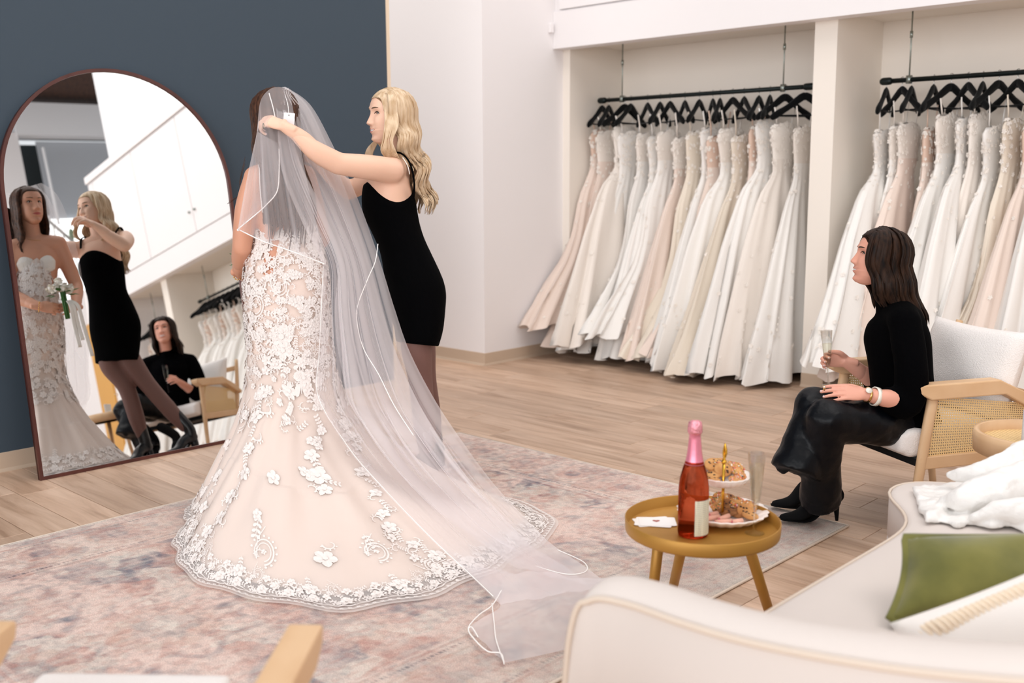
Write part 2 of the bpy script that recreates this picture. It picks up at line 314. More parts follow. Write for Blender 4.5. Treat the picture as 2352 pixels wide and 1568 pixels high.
# wardrobe wall: back, header box, jamb and pillars as one wall each
struct('wall_back',box(WC,NB,0,NX+.1,NB+.15,NZ+.02),m_('niche_cream'))
struct('wall_wardrobe_header',box(WC+.001,YH,ZH,NX,YJ+.01,2.632),m_('wall_white'))
struct('wall_niche_ceiling',box(WC+.001,YJ+.01,NZ,NX,NB,NZ+.06),m_('niche_cream'))
struct('wall_jamb_left',box(WC-.001,YJ,0,-5.36,NB,NZ),m_('niche_cream'))
PILL=[(-3.315,-3.16),(-.35,-.19),(2.52,2.68)]
for x0,x1 in PILL: struct('wall_pillar',box(x0,YJ,0,x1,NB,NZ),m_('niche_cream'))
struct('wall_wardrobe_end',box(NX,YH,0,6.6,NB,2.75),m_('wall_white'))
# upper cabinets above the header: a carcass with door panels and knobs
cab=struct('wall_upper_cabinet',box(WC+.001,YH+.02,2.633,NX,6.6,4.14),m_('wall_white'))
x=-5.37; k=0
while x<NX-.1:
    w=min(1.32,NX-.02-x)
    d=struct('cabinet_door',box(x+.006,YH-.006,2.645,x+w-.006,YH+.018,4.06),m_('wall_white'),cab)
    kx=x+w-.07 if k%2==0 else x+.07
    mesh('knob',ball((kx,YH-.022,2.9),.016),m_('rod_steel'),d)
    x+=w; k+=1
struct('trim_2',box(WC+.001,YH-.03,4.075,NX,YH+.1,4.17),m_('wall_white'))
struct('wall_upper_back',box(WC,6.6,2.7,4.15,6.75,TOP),m_('ceiling_white'))
struct('ceiling',box(-9,-1.2,TOP,5.6,12,TOP+.1),m_('ceiling_white'))
# far end of the room, seen only in the mirror
struct('wall_right',box(8.5,-3,0,8.65,12,4.85),m_('ceiling_white'))
struct('wall_right_upper',box(8.5,5.2,6.28,8.65,12,6.9),m_('plaster_grey'))
struct('wall_mezzanine',box(8.9,5.2,4.85,9.0,12,6.28),m_('opening_dark'))
struct('wall_mezzanine_pier',box(8.3,6.55,3.9,8.5,6.93,6.3),m_('wall_white'))
struct('wall_grey_upper',box(8.46,7.28,3.2,8.5,12,6.2),m_('plaster_grey'))
struct('ceiling_beam',box(8.25,6.9,6.25,8.49,9,6.85),m_('ceiling_white'))
struct('ceiling_timber',box(5.7,-3,7.0,9,12,7.1),m_('dark_wood_ceiling'))
wd=struct('window_1',box(8.4,7.24,3.3,8.46,8.1,4.75),mat('window_daylight',(1,1,1,1),.6,emis=((1,1,1,1),2.2)))
t=mesh('window_tree',ball((8.36,7.55,4.45),(.03,.05,.11)),m_('leaf'),wd)
struct('door_1',box(4.45,YH-.035,0,4.98,YH-.002,2.25),m_('door_orange'),bevel=.004)
st=struct('staircase_railing',join(tube([(7.9,6.75,4.9),(7.9,7.9,3.6)],.03),*[tube([(7.9,6.8+.14*i,4.84-.158*i),(7.9,6.8+.14*i,4.0-.158*i)],.012,n=6) for i in range(8)]),m_('rod_steel'))
struct('ceiling_rod',tube([(8.2,7.28,6.0),(8.2,7.3,4.6)],.025),m_('ceiling_white'))
# cove baseboards with a small toe lip
def base(name,p0,p1,nrm,h=.094):
    p0,p1,nr=[np.array((*q,0.)) for q in (p0,p1,nrm)]
    prof=[(0,0),(.012,.0),(.010,.006),(.004,.016),(.003,h-.002),(0,h)]
    R=[[p+nr*a+np.array([0,0,b]) for a,b in prof] for p in (p0,p1)]
    struct(name,rings(np.array(R)),m_('base_beige'))
base('baseboard_left',(WX,-1.2),(WX,4.3),(1,0)); base('baseboard_back_left',(-9,WB),(WC+.004,WB),(0,-1)); base('baseboard_corner',(WC,WB-.004),(WC,YJ+.002),(1,0))
base('baseboard_jamb',(WC,YJ),(-5.355,YJ),(0,-1)); base('baseboard_niche_left',(-5.36,YJ),(-5.36,NB),(1,0)); base('baseboard_back',(-5.36,NB),(NX,NB),(0,-1))
for i,(x0,x1) in enumerate(PILL):
    base('baseboard_pillar',(x0,YJ),(x1,YJ),(0,-1)); base('baseboard_pillar_side',(x1,YJ),(x1,NB),(1,0)); base('baseboard_pillar_side',(x0,YJ),(x0,NB),(-1,0))
base('baseboard_wardrobe_end',(NX,YH),(6.6,YH),(0,-1))
# small white sensor box on the corner wall
tag(mesh('wall_sensor',box(WC,6.115,2.475,WC+.028,6.15,2.545),m_('wall_white'),smooth=False,bevel=.004),'small white sensor box high on the corner wall beside the header','sensor')
# floor with planks
fl=struct('floor',box(-9,-3,-.05,9,12,-.006),m_('grout'))
PW,PL=.182,1.22; gp=.0012
def plank(x0,x1,y0,y1):
    c=.0016; V=[(x0,y0,-.006),(x1,y0,-.006),(x1,y1,-.006),(x0,y1,-.006),(x0,y0,-c),(x1,y0,-c),(x1,y1,-c),(x0,y1,-c),(x0+c,y0+c,0),(x1-c,y0+c,0),(x1-c,y1-c,0),(x0+c,y1-c,0)]
    return V,[(0,1,5,4),(1,2,6,5),(2,3,7,6),(3,0,4,7),(4,5,9,8),(5,6,10,9),(6,7,11,10),(7,4,8,11),(8,9,10,11)]
base_pl=None; far=[]
row=0; y=-3+.0
while y<9:
    off=RNG.random()*PL; x=-9-off
    while x<9:
        cx_,cy_=x+PL/2,y+PW/2
        if -5.9<cx_<-.55 and .75<cy_<6.9 and not (-3.5<cx_<-2.4 and 1.2<cy_<3.5) and not (cx_<-5.2 and cy_>5.5):
            if base_pl is None:
                base_pl=mesh('plank',plank(gp,PL-gp,gp,PW-gp),m_('plank'),fl,smooth=False); base_pl.location=(x,y,0)
            else:
                c=base_pl.copy(); COL.objects.link(c); c.location=(x,y,0)
        else:
            v,f=plank(max(x,-9)+gp,min(x+PL,9)-gp,y+gp,y+PW-gp); far.append((v,f))
        x+=PL
    y+=PW
mesh('plank_field',join(*far),m_('plank_far'),fl,smooth=False,kind='stuff')
# ---------------------------------------------------------------- rug
RX0,RX1,RY0,RY1=-4.055,-1.79,.62,3.835; nx,ny=350,500
X=np.linspace(RX0,RX1,nx); Y=np.linspace(RY0,RY1,ny); GX,GY=np.meshgrid(X,Y)
def vn(x,y,sc,seed):
    """cheap smooth value noise"""
    r=np.random.default_rng(seed); T=r.random((128,128)); u=x*sc+50; v=y*sc+50; i=np.floor(u).astype(int); j=np.floor(v).astype(int); fu=u-i; fv=v-j; fu=fu*fu*(3-2*fu); fv=fv*fv*(3-2*fv)
    g=lambda a,b:T[a%128,b%128]
    return (g(i,j)*(1-fu)+g(i+1,j)*fu)*(1-fv)+(g(i,j+1)*(1-fu)+g(i+1,j+1)*fu)*fv
def fb(x,y,sc,seed,o=4): return sum(vn(x,y,sc*2**k,seed+k)*.5**k for k in range(o))/sum(.5**k for k in range(o))
cxr,cyr=(RX0+RX1)/2,(RY0+RY1)/2; ax=np.abs(GX-cxr)+.0; ay=np.abs(GY-cyr)
wx=GX+.05*(fb(GX,GY,4,3)-.5); 
de=np.minimum(np.minimum(GX-RX0,RX1-GX),np.minimum(GY-RY0,RY1-GY))
base_=np.array(s2l((228/255,203/255,192/255))); rust=np.array(s2l((190/255,142/255,130/255))); blue=np.array(s2l((112/255,116/255,128/255))); cream=np.array(s2l((228/255,218/255,206/255))); ink=np.array(s2l((98/255,94/255,104/255))); tan=np.array(s2l((204/255,172/255,154/255)))
Cc=np.tile(base_,(ny,nx,1)); 
def lay(mask,col,a=1.):
    global Cc
    m=np.clip(mask,0,1)[...,None]*a; Cc=Cc*(1-m)+col*m
def ss(x,a,b): t=np.clip((x-a)/(b-a),0,1); return t*t*(3-2*t)
wear=ss(fb(GX,GY,9,31,3),.36,.62)
sax=ax+.04*(fb(ax,ay,5,9)-.5); say=ay+.04*(fb(ax,ay,5,19)-.5)
p1=fb(sax+3,say+7,4.2,77,3); p2=fb(sax+13,say+2,4.8,99,3); p3=fb(sax+1,say+22,9,55,3)
field=ss(de,.40,.42)
lay(ss(p1,.50,.60)*field,rust,.66); lay(ss(p2,.54,.60)*field*(.45+.55*wear),blue,.85); lay(ss(p3,.60,.64)*field,cream,.7)
for (mx_,my_,rr) in [(0,0,.42),(0,.75,.26),(.45,.35,.2),(.45,1.05,.2),(0,1.15,.18)]:
    r=np.sqrt((sax-mx_)**2+(say-my_)**2); th=np.arctan2(say-my_,sax-mx_); rf=rr*(1+.13*np.cos(8*th))
    lay((1-ss(np.abs(r-rf),.008,.022))*field*wear,blue,.45); lay((1-ss(r,rf*.62,rf*.68))*field,tan,.4); lay((1-ss(r,rf*.34,rf*.40))*field,blue*.5+cream*.5,.6); lay((1-ss(r,rf*.12,rf*.18))*field,cream,.8)
    lay((np.abs(np.sin(4*th))>.86)*(r<rf)*(r>rf*.4)*field,rust,.45)
bord=(de<.40)
lay(bord,cream*.45+base_*.55,.8)
s=np.where((GX-RX0<de+1e-6)|(RX1-GX<de+1e-6),GY-cyr,GX-cxr)
q=np.abs(((s/.30)%1)-.5)*.30; rb=np.sqrt(q**2+(de-.20)**2); tb=np.arctan2(de-.2,q)
lay(bord*(1-ss(rb,.075*(1),.09)),rust,.5); lay(bord*(1-ss(rb,.035,.045)),blue,.6); lay(bord*(ss(rb,.09,.1)-ss(rb,.11,.12)),tan,.5)
lay(bord*ss(fb(GX,GY,14,5,2),.55,.62),blue,.35); lay(bord*ss(fb(GX+9,GY,14,6,2),.56,.62),rust,.4)
dots=(np.sin(s*2*PI/.016)>.1)
for dd,cc,aa in ((.36,ink,.75),(.385,rust,.5),(.095,ink,.6),(.075,rust,.5),(.325,tan,.5)): lay((np.abs(de-dd)<.006)*(dots if cc is ink else 1),cc,aa)
lay(de<.02,cream,.8)
lay(ss(fb(GX,GY,3.2,71,4),.42,.62),base_,.3); lay(ss(fb(GX*5,GY,9,41,3),.42,.7),cream,.3); lay(ss(fb(GX,GY,42,47,3),.42,.62),base_,.3); lay(ss(fb(GX,GY*5,8,43,3),.5,.8),base_,.45); lay(ss(fb(GX,GY,36,61,3),.5,.7)*ss(fb(GX,GY,2.2,62,2),.4,.6),ink,.25)
# greyer tint toward the tray-table end of the rug
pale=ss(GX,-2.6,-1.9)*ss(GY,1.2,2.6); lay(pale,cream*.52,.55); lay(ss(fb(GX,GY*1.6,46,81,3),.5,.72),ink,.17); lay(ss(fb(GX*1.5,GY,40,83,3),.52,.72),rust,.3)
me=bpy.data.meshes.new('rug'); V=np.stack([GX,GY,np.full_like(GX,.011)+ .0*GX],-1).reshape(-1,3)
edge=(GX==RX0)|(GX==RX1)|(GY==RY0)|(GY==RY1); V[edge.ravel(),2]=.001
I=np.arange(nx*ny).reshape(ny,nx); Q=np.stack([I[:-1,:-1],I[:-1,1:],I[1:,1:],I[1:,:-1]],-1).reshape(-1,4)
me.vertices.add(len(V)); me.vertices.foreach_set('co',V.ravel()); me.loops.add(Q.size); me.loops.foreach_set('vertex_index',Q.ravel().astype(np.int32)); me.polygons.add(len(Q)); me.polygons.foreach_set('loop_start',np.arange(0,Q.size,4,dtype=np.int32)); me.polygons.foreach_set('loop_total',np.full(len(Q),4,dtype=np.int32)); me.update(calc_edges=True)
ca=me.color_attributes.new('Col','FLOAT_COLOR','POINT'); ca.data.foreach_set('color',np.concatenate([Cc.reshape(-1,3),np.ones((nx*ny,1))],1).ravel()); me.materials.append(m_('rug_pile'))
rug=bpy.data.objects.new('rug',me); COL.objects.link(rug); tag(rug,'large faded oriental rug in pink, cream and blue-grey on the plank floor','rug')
mesh('rug_binding',join(*[tube([a,b],.0055,n=6) for a,b in (((RX0,RY0,.006),(RX1,RY0,.006)),((RX1,RY0,.006),(RX1,RY1,.006)),((RX1,RY1,.006),(RX0,RY1,.006)),((RX0,RY1,.006),(RX0,RY0,.006)))]),mat('rug_edge',rgb(222,206,190),.9),rug)
# ---------------------------------------------------------------- leaning arched mirror
LE=.150; MBT=-.02
mz=unit((1,MBT,LE)); my=unit(np.array([-MBT,1,0.])) ; my=np.array([.02,1,0]); my/=np.linalg.norm(my); mu_=np.cross(mz,my); mu_=unit(mu_)
if mu_[2]<0: mu_=-mu_
MW,MH=1.19,1.96; O=np.array([-4.856,1.885,.0])
def mp_(a,b,c): return O+my*a+mu_*b+mz*c
def arch(ins,n=40):
    w=MW-2*ins; r=w/2; hs=MH-MW/2
    P=[(ins,ins),(MW-ins,ins)]+[(MW/2+r*math.cos(t),hs+r*math.sin(t)) for t in np.linspace(0,PI,n)]
    return P
mr=empty('floor_mirror',tuple(O),0,'tall arched floor mirror in a thin dark red-brown frame leaning on the navy wall','mirror')
outl,inl=arch(0),arch(.016); n=len(outl)
R=[[mp_(*p,-.024) for p in outl],[mp_(*p,.006) for p in outl],[mp_(*p,.006) for p in inl],[mp_(*p,-.002) for p in inl]]
mesh('frame',rings(np.array(R),cap=False),m_('mirror_frame'),mr,smooth=False)
bv=arch(.03); 
mesh('glass',prism(inl,mp_(0,0,-.006),my,mu_,mz*.004),m_('mirror_glass'),mr,smooth=False)
mesh('back_board',prism(outl,mp_(0,0,-.024),my,mu_,mz*.016),m_('mirror_frame'),mr,smooth=False)
# ---------------------------------------------------------------- rails
def rail(x0,x1,rods,label):
    t=empty('clothes_rail',(x0,6.6,1.988),0,label,'clothes rail')
    mesh('bar',tube([(x0,6.6,1.988),(x1,6.6,1.988)],.0155,n=12),m_('black_metal'),t)
    for x in (x0,x1): mesh('end_cap',rtube([(x-.02,6.6,1.988),(x+.02,6.6,1.988)],.024,sm=3),m_('black_metal'),t)
    for x in rods:
        mesh('rod_clamp',tube([(x,6.6,1.965),(x,6.6,2.015)],.02,n=10),m_('rod_steel'),t); r=mesh('hanging_rod',tube([(x,6.6,1.99),(x,6.6,NZ)],.005,n=6),m_('rod_steel'),t)
        mesh('turnbuckle',tube([(x,6.6,2.245),(x,6.6,2.285)],.010,n=8),m_('rod_steel'),r)
rail(-5.286,-3.507,(-5.09,-3.70),'black clothes rail hung in the left-hand alcove behind the stylist')
rail(-2.968,-.55,(-2.82,-.8),'black clothes rail hung in the right-hand alcove behind the seated woman')
rail(.0,2.33,(.3,2.1),'black clothes rail in the nearer alcove reflected at the mirror\'s right edge')
rail(2.86,3.9,(3.0,3.7),'black clothes rail in the farther alcove reflected left of the mirrored pillar')
# ---------------------------------------------------------------- hangers and gowns
def hanger_mesh():
    P=[]
    for s in (-1,1):
        pts=[(0,0,-.055),(0,s*.03,-.075),(0,s*.11,-.135),(0,s*.19,-.185),(0,s*.215,-.205)]
        P.append(rtube(pts,[.020,.026,.020,.025,.018],[.008,.012,.013,.017,.012],n=8,lat=(0,0,1),sm=10))
    P.append(tube([(0,-.19,-.19),(0,.19,-.19)],.005,n=6)); P.append(tube([(0,0,-.05),(0,0,-.09)],[.012,.022],[.006,.007],n=8,lat=(0,1,0)))
    return join(*P)
def hook_mesh():
    pts=[(0,0,-.055),(0,0,-.03)]+[(0,.017*math.sin(t)*1.0,.0025+.017*-math.cos(t)) for t in np.linspace(0,PI*1.35,9)]
    return tube(pts,.0022,n=6)
hproto=None
def add_hanger(x,yaw,label,group=None,tilt=0):
    global hproto
    if hproto is None:
        h=empty('hanger',(0,0,0)); mesh('frame',hanger_mesh(),m_('black_velvet'),h,local=True); mesh('hook',hook_mesh(),m_('hook_chrome'),h,local=True); hproto=h
    else: h=clone(hproto)
    h.location=(x,6.6,1.990); h.rotation_euler=(tilt,0,yaw)
    for k in ('label','category','group'):
        if k in h: del h[k]
    tag(h,label,'hanger',group); return h
def gown(x,seed,style,yaw,fwd,hem,wid,mats,label,group=None,strap=.12,simple=False,train=0):
    """one gown hanging from the rail; local frame: y across the hanger, x thickness"""
    r=random.Random(seed); g=empty('wedding_gown',(x,6.6,0),yaw,label,'wedding gown',group)
    zt=1.99-.20-strap; n=68; zs=[zt-.0,zt-.06,zt-.16,zt-.30,zt-.42]; 
    bust=.155 if style!='aline' else .165
    prof={'mermaid':[(0,.10,.03),(-.06,.15,.05),(-.2,.135,.05),(-.34,.11,.045),(-.55,.17,.055),(-.85,.17,.06),(-1.05,.20,.07),(-1.3,.36,.10),(-1.55,.5,.12)],
          'aline':[(0,.11,.03),(-.06,.16,.055),(-.2,.13,.05),(-.34,.11,.045),(-.5,.2,.06),(-.8,.32,.085),(-1.1,.42,.10),(-1.35,.5,.12),(-1.55,.55,.13)],
          'ball':[(0,.11,.035),(-.06,.17,.06),(-.2,.13,.05),(-.32,.11,.05),(-.45,.25,.08),(-.75,.38,.11),(-1.1,.48,.13),(-1.35,.54,.14),(-1.55,.57,.145)]}[style]
    zz=np.array([p[0] for p in prof])*(zt-hem)/1.55; m=26 if not simple else 16
    t=np.linspace(0,1,m); zl=np.interp(t,np.linspace(0,1,len(prof)),zz); a=np.interp(t,np.linspace(0,1,len(prof)),[p[1] for p in prof])*wid; b=np.interp(t,np.linspace(0,1,len(prof)),[p[2] for p in prof])
    ph=[r.random()*6.3 for _ in range(5)]; k1,k2=r.choice([5,6,7]),r.choice([9,11,13])
    R=[]
    for i in range(m):
        fall=max(0,(t[i]-.28)/.72); f=fall**1.2; row=[]
        for j in range(n):
            th=2*PI*j/n; w=1+f*(.10*math.sin(k1*th+ph[0]+.8*math.sin(3*t[i]))+.06*math.sin(k2*th+ph[1])+.035*math.sin(23*th+ph[2]+1.5*math.sin(4*t[i]))+.02*math.sin(31*th+ph[4]))
            yy=a[i]*math.cos(th)*w - fwd*f*(1) ; yy=yy if yy<0 else .27*math.tanh(yy/.27); xx=(.62+.45*f)*b[i]*math.sin(th)*(1+f*.4*math.sin(k2*th+ph[2]))+.012*f*math.sin(k1*2*th+6*t[i])+ .02*f*math.sin(2*th+ph[3])
            wxx=x+xx*math.cos(yaw)-yy*math.sin(yaw); lim_=-5.405 if 6.6+yy<6.27 else -5.345
            if wxx<lim_: xx+=lim_-wxx+.004*math.sin(9*th)+.004
            z=zt+zl[i]
            if i==0: z+= -.035*math.cos(2*th)*.5 - .02
            if i>=m-2: z+=.02*math.sin(k1*th+ph[4])
            row.append((xx,yy,z))
        R.append(row)
    iw=int(m*.30); R=np.array(R)
    mesh('bodice',rings(R[:iw+1],cap=False),mats[0],g,local=True); mesh('skirt',rings(R[iw:],cap=False),mats[1],g,local=True)
    for s in (-1,1):
        mesh('strap',tube([(0,s*.09,zt-.01),(0,s*.095,zt+strap*.6),(0,s*.12,1.99-.135)],.004,.007,n=6),mats[0],g,local=True)
    # lace pieces sprinkled on bodice and down the skirt: petals standing slightly proud
    L=[]; cnt=0 if simple else (260 if mats[2] else 0)
    for k in range(cnt):
        tt=abs(r.gauss(0,.33)) if r.random()<.75 else .8+.2*r.random()
        if tt>=1: continue
        i=int(tt*(m-2)); th=r.random()*2*PI; j=int(th/(2*PI)*n)%n; p=R[i,j]; q=R[i,(j+1)%n]; w=R[i+1,j]
        u=unit(q-p); v=unit(w-p); nn=np.cross(u,v); sz=.008+.011*r.random(); a0=r.random()*6.28
        c=p+(q-p)*r.random()+(w-p)*r.random()+nn*.004
        for s5 in range(5):
            an=a0+s5*1.2566; d=u*math.cos(an)+v*math.sin(an); e=u*-math.sin(an)+v*math.cos(an)
            L.append(([c,c+d*sz*.6+e*sz*.35+nn*.003,c+d*sz+nn*.001,c+d*sz*.6-e*sz*.35+nn*.003],[(0,1,2,3)]))
    if L: mesh('lace_applique',join(*L),m_('lace_ivory'),g,local=True,kind='stuff',smooth=False)
    return g
G=m_
pal=[('gown_ivory','gown_white','ivory'),('gown_nude','gown_blush','blush'),('gown_white','gown_white','white'),('gown_champagne','gown_champagne','champagne'),('gown_ivory','gown_blush','pale blush'),('lace_ivory','gown_ivory','lace and tulle')]
L1=[600,650,770,815,940,1035,1108,1220,1330,1430,1485,1580,1665,1778,1860,1975,2125]
def rail_x(px,Yr=6.6): # world x on the rail for an image column
    v=ray(px,215.); 
    lo,hi=-7.,0.
    for _ in range(50):
        m=(lo+hi)/2
        if proj((m,Yr,1.988))[0]<px: lo=m
        else: hi=m
    return lo
ords=['first','second','third','fourth','fifth','sixth','seventh','eighth','ninth','tenth','eleventh','twelfth','thirteenth','fourteenth','fifteenth','sixteenth','last']
sty1=['mermaid','mermaid','ball','aline','mermaid','aline','mermaid','aline','mermaid','aline','mermaid','ball','aline','mermaid','ball','ball','aline']
pl1=[1,4,5,2,0,2,0,4,3,2,1,0,3,1,2,5,0]
fw1=[.42,.34,.30,.34,.3,.22,.3,.3,.26,.3,.25,.28,.34,.32,.26,.22,.15]
hm1=[.26,.30,.14,.22,.24,.12,.24,.26,.10,.24,.14,.06,.05,.20,.07,.10,.05]
for i,c in enumerate(L1):
    X_=rail_x(1200+c/3.267); P=pal[pl1[i]]; yw=random.uniform(-.25,.25)
    add_hanger(X_,[.15,.3,-.2,.1,1.0,.25,1.1,.9,.2,.8,.35,1.2,.9,.2,.3,-.5,-.95][i],'black hanger, %s from the left on the left alcove rail'%ords[i] if i<16 else 'black hanger at the right end of the left alcove rail')
    gown(X_,i+3,sty1[i],yw*.6,fw1[i]*(.62 if i%2 else 1),hm1[i]*(.3 if i%2 else 1)+(.02 if i%2 else 0),.92,(G(P[0]),G(P[1]),True),('%s %s gown, %s from the left in the left alcove'%(P[2],{'mermaid':'fitted','aline':'A-line','ball':'full-skirted'}[sty1[i]],ords[i])) if i<16 else 'ivory A-line gown at the right end of the left alcove',strap=[.02,.03,0,.05,.06,.08,.05,.1,.06,.04,.1,.05,.1,.04,0,.03,.06][i])
L2=[2037,2073,2095,2146,2186,2225,2259,2296,2339,2385,2430]
sty2=['ball','mermaid','aline','mermaid','aline','ball','mermaid','aline','mermaid','aline','ball']; pl2=[2,0,4,1,0,2,5,2,3,1,0]
for i,px in enumerate(L2):
    X_=rail_x(px); P=pal[pl2[i]]
    off=i>=9
    add_hanger(X_,[.2,1.0,.15,.1,-.5,.9,.1,-.4,1.0,.3,.6][i],'black hanger, %s from the left on the right alcove rail'%ords[i] if not off else 'black hanger beyond the right edge of the photo',group=None if not off else 'hangers past the right frame edge')
    gown(X_,i+43,sty2[i],random.uniform(-.2,.2)*.6,[.42,.3,.35,.3,.3,.34,.3,.3,.3,.3,.3][i],[.28,.2,.2,.25,.15,.2,.2,.15,.2,.2,.2][i],1.0 if i else 1.1,(G(P[0]),G(P[1]),True),('%s %s gown, %s from the left in the right alcove'%(P[2],{'mermaid':'fitted','aline':'A-line','ball':'full-skirted'}[sty2[i]],ords[i])) if not off else 'pale gown hanging past the right frame edge',group=None if not off else 'gowns past the right frame edge',strap=[.10,.07,.06,.1,.02,.04,.02,.1,.06,.1,.06][i])
# gowns seen only as a reflection: plainer, shared meshes
pg=[gown(0.1,90+k,['ball','mermaid','aline'][k],0,.25,.15,1.,(G(pal[k][0]),G(pal[k][1]),True),'gown on the rails seen only in the mirror','wedding gown',strap=.06) for k in range(3)]
for g in pg: tag(g,'pale gown on a rail seen only in the mirror',None,'gowns seen in the mirror')
xs=list(np.arange(.06,2.3,.125))+list(np.arange(2.9,3.88,.13))
for i,x in enumerate(xs):
    if i<3: pg[i].location.x=x; g=pg[i]
    else: g=clone(pg[i%3]); g.location=(x,6.6,0)
    g.rotation_euler=(0,0,random.uniform(-.2,.2)); g['category']='wedding gown'; g['group']='gowns seen in the mirror'
    add_hanger(x,random.uniform(-.5,1.0),'black hanger on a rail seen only in the mirror','hangers seen in the mirror')
# ---------------------------------------------------------------- armchairs
def uvplane(name,corners,nu,nv,m,parent,local=True,uvs=(1,1)):
    c=[np.array(q,float) for q in corners]; V=[];Fc=[];UVs=[]
    for j in range(nv+1):
        for i in range(nu+1):
            u,v=i/nu,j/nv; V.append((c[0]*(1-u)+c[1]*u)*(1-v)+(c[3]*(1-u)+c[2]*u)*v)
    for j in range(nv):
        for i in range(nu): a=j*(nu+1)+i; Fc.append((a,a+1,a+nu+2,a+nu+1))
    o=mesh(name,(V,Fc),m,parent,local=local,smooth=False); me=o.data; uv=me.uv_layers.new(name='UVMap')
    for l in me.loops:
        i=l.vertex_index%(nu+1); j=l.vertex_index//(nu+1); uv.data[l.index].uv=(i/nu*uvs[0],j/nv*uvs[1])
    return o
def pillow(name,C,U,Vv,w,h,th,m,parent=None,n=22,seam=True,local=False,puff=.5,sag=0,seed=0):
    """cushion centred at C, axes U (width) V (height); th thickness"""
    U,Vv=unit(U),unit(Vv); W_=unit(np.cross(U,Vv)); C=np.array(C,float); S=[[],[]]; 
    for sgn in (0,1):
        for j in range(n+1):
            for i in range(n+1):
                u,v=2*i/n-1,2*j/n-1
                b=((1-abs(u)**2.6)*(1-abs(v)**2.6))**puff; pin=.06*(u*u)*(v*v)
                x=u*w/2*(1-.05*(1-v*v)*abs(u)**3+pin*.3); y=v*h/2*(1-.05*(1-u*u)*abs(v)**3+pin*.3)-sag*(1-u*u)*(v>0)*v
                z=(1 if sgn else -1)*(th/2*b+.003)
                z+=.006*math.sin(5*u+seed)*math.cos(4*v+seed*2)*b
                S[sgn].append(C+U*x+Vv*y+W_*z)
    V=S[0]+S[1]; N2=(n+1)**2; Fc=[]
    for j in range(n):
        for i in range(n):
            a=j*(n+1)+i; Fc.append((a,a+n+1,a+n+2,a+1)); Fc.append((N2+a,N2+a+1,N2+a+n+2,N2+a+n+1))
    rim=[i for i in range(n+1)]+[j*(n+1)+n for j in range(1,n+1)]+[n*(n+1)+i for i in range(n-1,-1,-1)]+[j*(n+1) for j in range(n-1,0,-1)]
    for k in range(len(rim)): a,b=rim[k],rim[(k+1)%len(rim)]; Fc.append((a,b,N2+b,N2+a))
    o=mesh(name,(V,Fc),m,parent,local=local)
    return o,[(S[0][i]+S[1][i])/2 for i in rim]
def armchair(label,loc,rz,low=False,group=None):
    """local: forward = -x ... front arm tips at x=0, back at x=+; y lateral"""
    t=empty('armchair',(0,0,0),0,label,'armchair',group); ok=m_('oak')
    bt=.755 if not low else .64; bx=.60
    for s in (-1,1):
        y=s*.28
        mesh('front_leg',tube([(.085,y,.585),(.045,y,.30),(.005,y,0)],[.024,.022,.016],[.017,.016,.013],n=10,lat=(1,0,0),sm=6),ok,t,local=True)
        mesh('rear_leg',tube([(bx-.02,y,0),(bx-.06,y,.3),(bx,y,.52),(bx+.07,y,bt)],[.016,.021,.022,.016],[.013,.016,.016,.014],n=10,lat=(1,0,0),sm=14),ok,t,local=True)
        prof=[(-.008,.605),(.0,.578),(.055,.552),(.40,.552),(.50,.50),(.60,.455),(.62,.475),(.52,.545),(.40,.598),(.37,.612),(0.0,.612)]
        mesh('arm',prism([(p[0],p[1]) for p in prof],(0,y-.031,0),(1,0,0),(0,0,1),(0,.062,0)),ok,t,local=True,smooth=False,bevel=.006)
        a=uvplane('cane_panel',[(.075,y,.325),(.545,y,.325),(.55,y,.50),(.085,y,.56)],12,6,m_('cane'),t,uvs=(1,.46))
        mesh('side_rail',box(.03,y-.012,.275,.57,y+.012,.325),ok,t,local=True,smooth=False,bevel=.004)
    mesh('back_rail',box(bx+.045,-.28,bt-.09,bx+.07,.28,bt-.05),ok,t,local=True,smooth=False,bevel=.005)
    mesh('back_rail',box(bx-.01,-.28,.50,bx+.012,.28,.535),ok,t,local=True,smooth=False,bevel=.005)
    mesh('seat_frame',join(box(.03,-.275,.285,.055,.275,.315),box(bx-.06,-.275,.275,bx-.03,.275,.305),box(.05,-.25,.288,bx-.06,.25,.300)),m_('black_velvet'),t,local=True,smooth=False,kind='stuff')
    dz=.055 if low else 0; yr=.12 if low else .262; bm=remesh([box(.0,-.262,.315,.56,yr,.43+dz),box(-.035-dz*1.1,-.255,.335,.1,yr-.005,.415+dz)],.012,6)
    mesh('seat_cushion',bm,m_('boucle'),t,local=True)
    if not low:
        pillow('back_cushion',(.485,0,.60),(0,1,0),(.30,0,1),.54,.37,.15,m_('boucle'),t,local=True,puff=.4)
    t.location=(*loc,0); t.rotation_euler=(0,0,rz); return t
N_=np.array([-1.559,3.861]); F_=np.array([-2.051,4.133]); c_=(N_+F_)/2
armchair('oak armchair with cane sides and white cushions that the dark-haired woman sits on',tuple(c_),math.atan2(.876,.484))
lowc=armchair('oak armchair in the foreground, only its two arm tips and white seat showing',(-1.69,.83),math.atan2(-.75,.66),low=True)
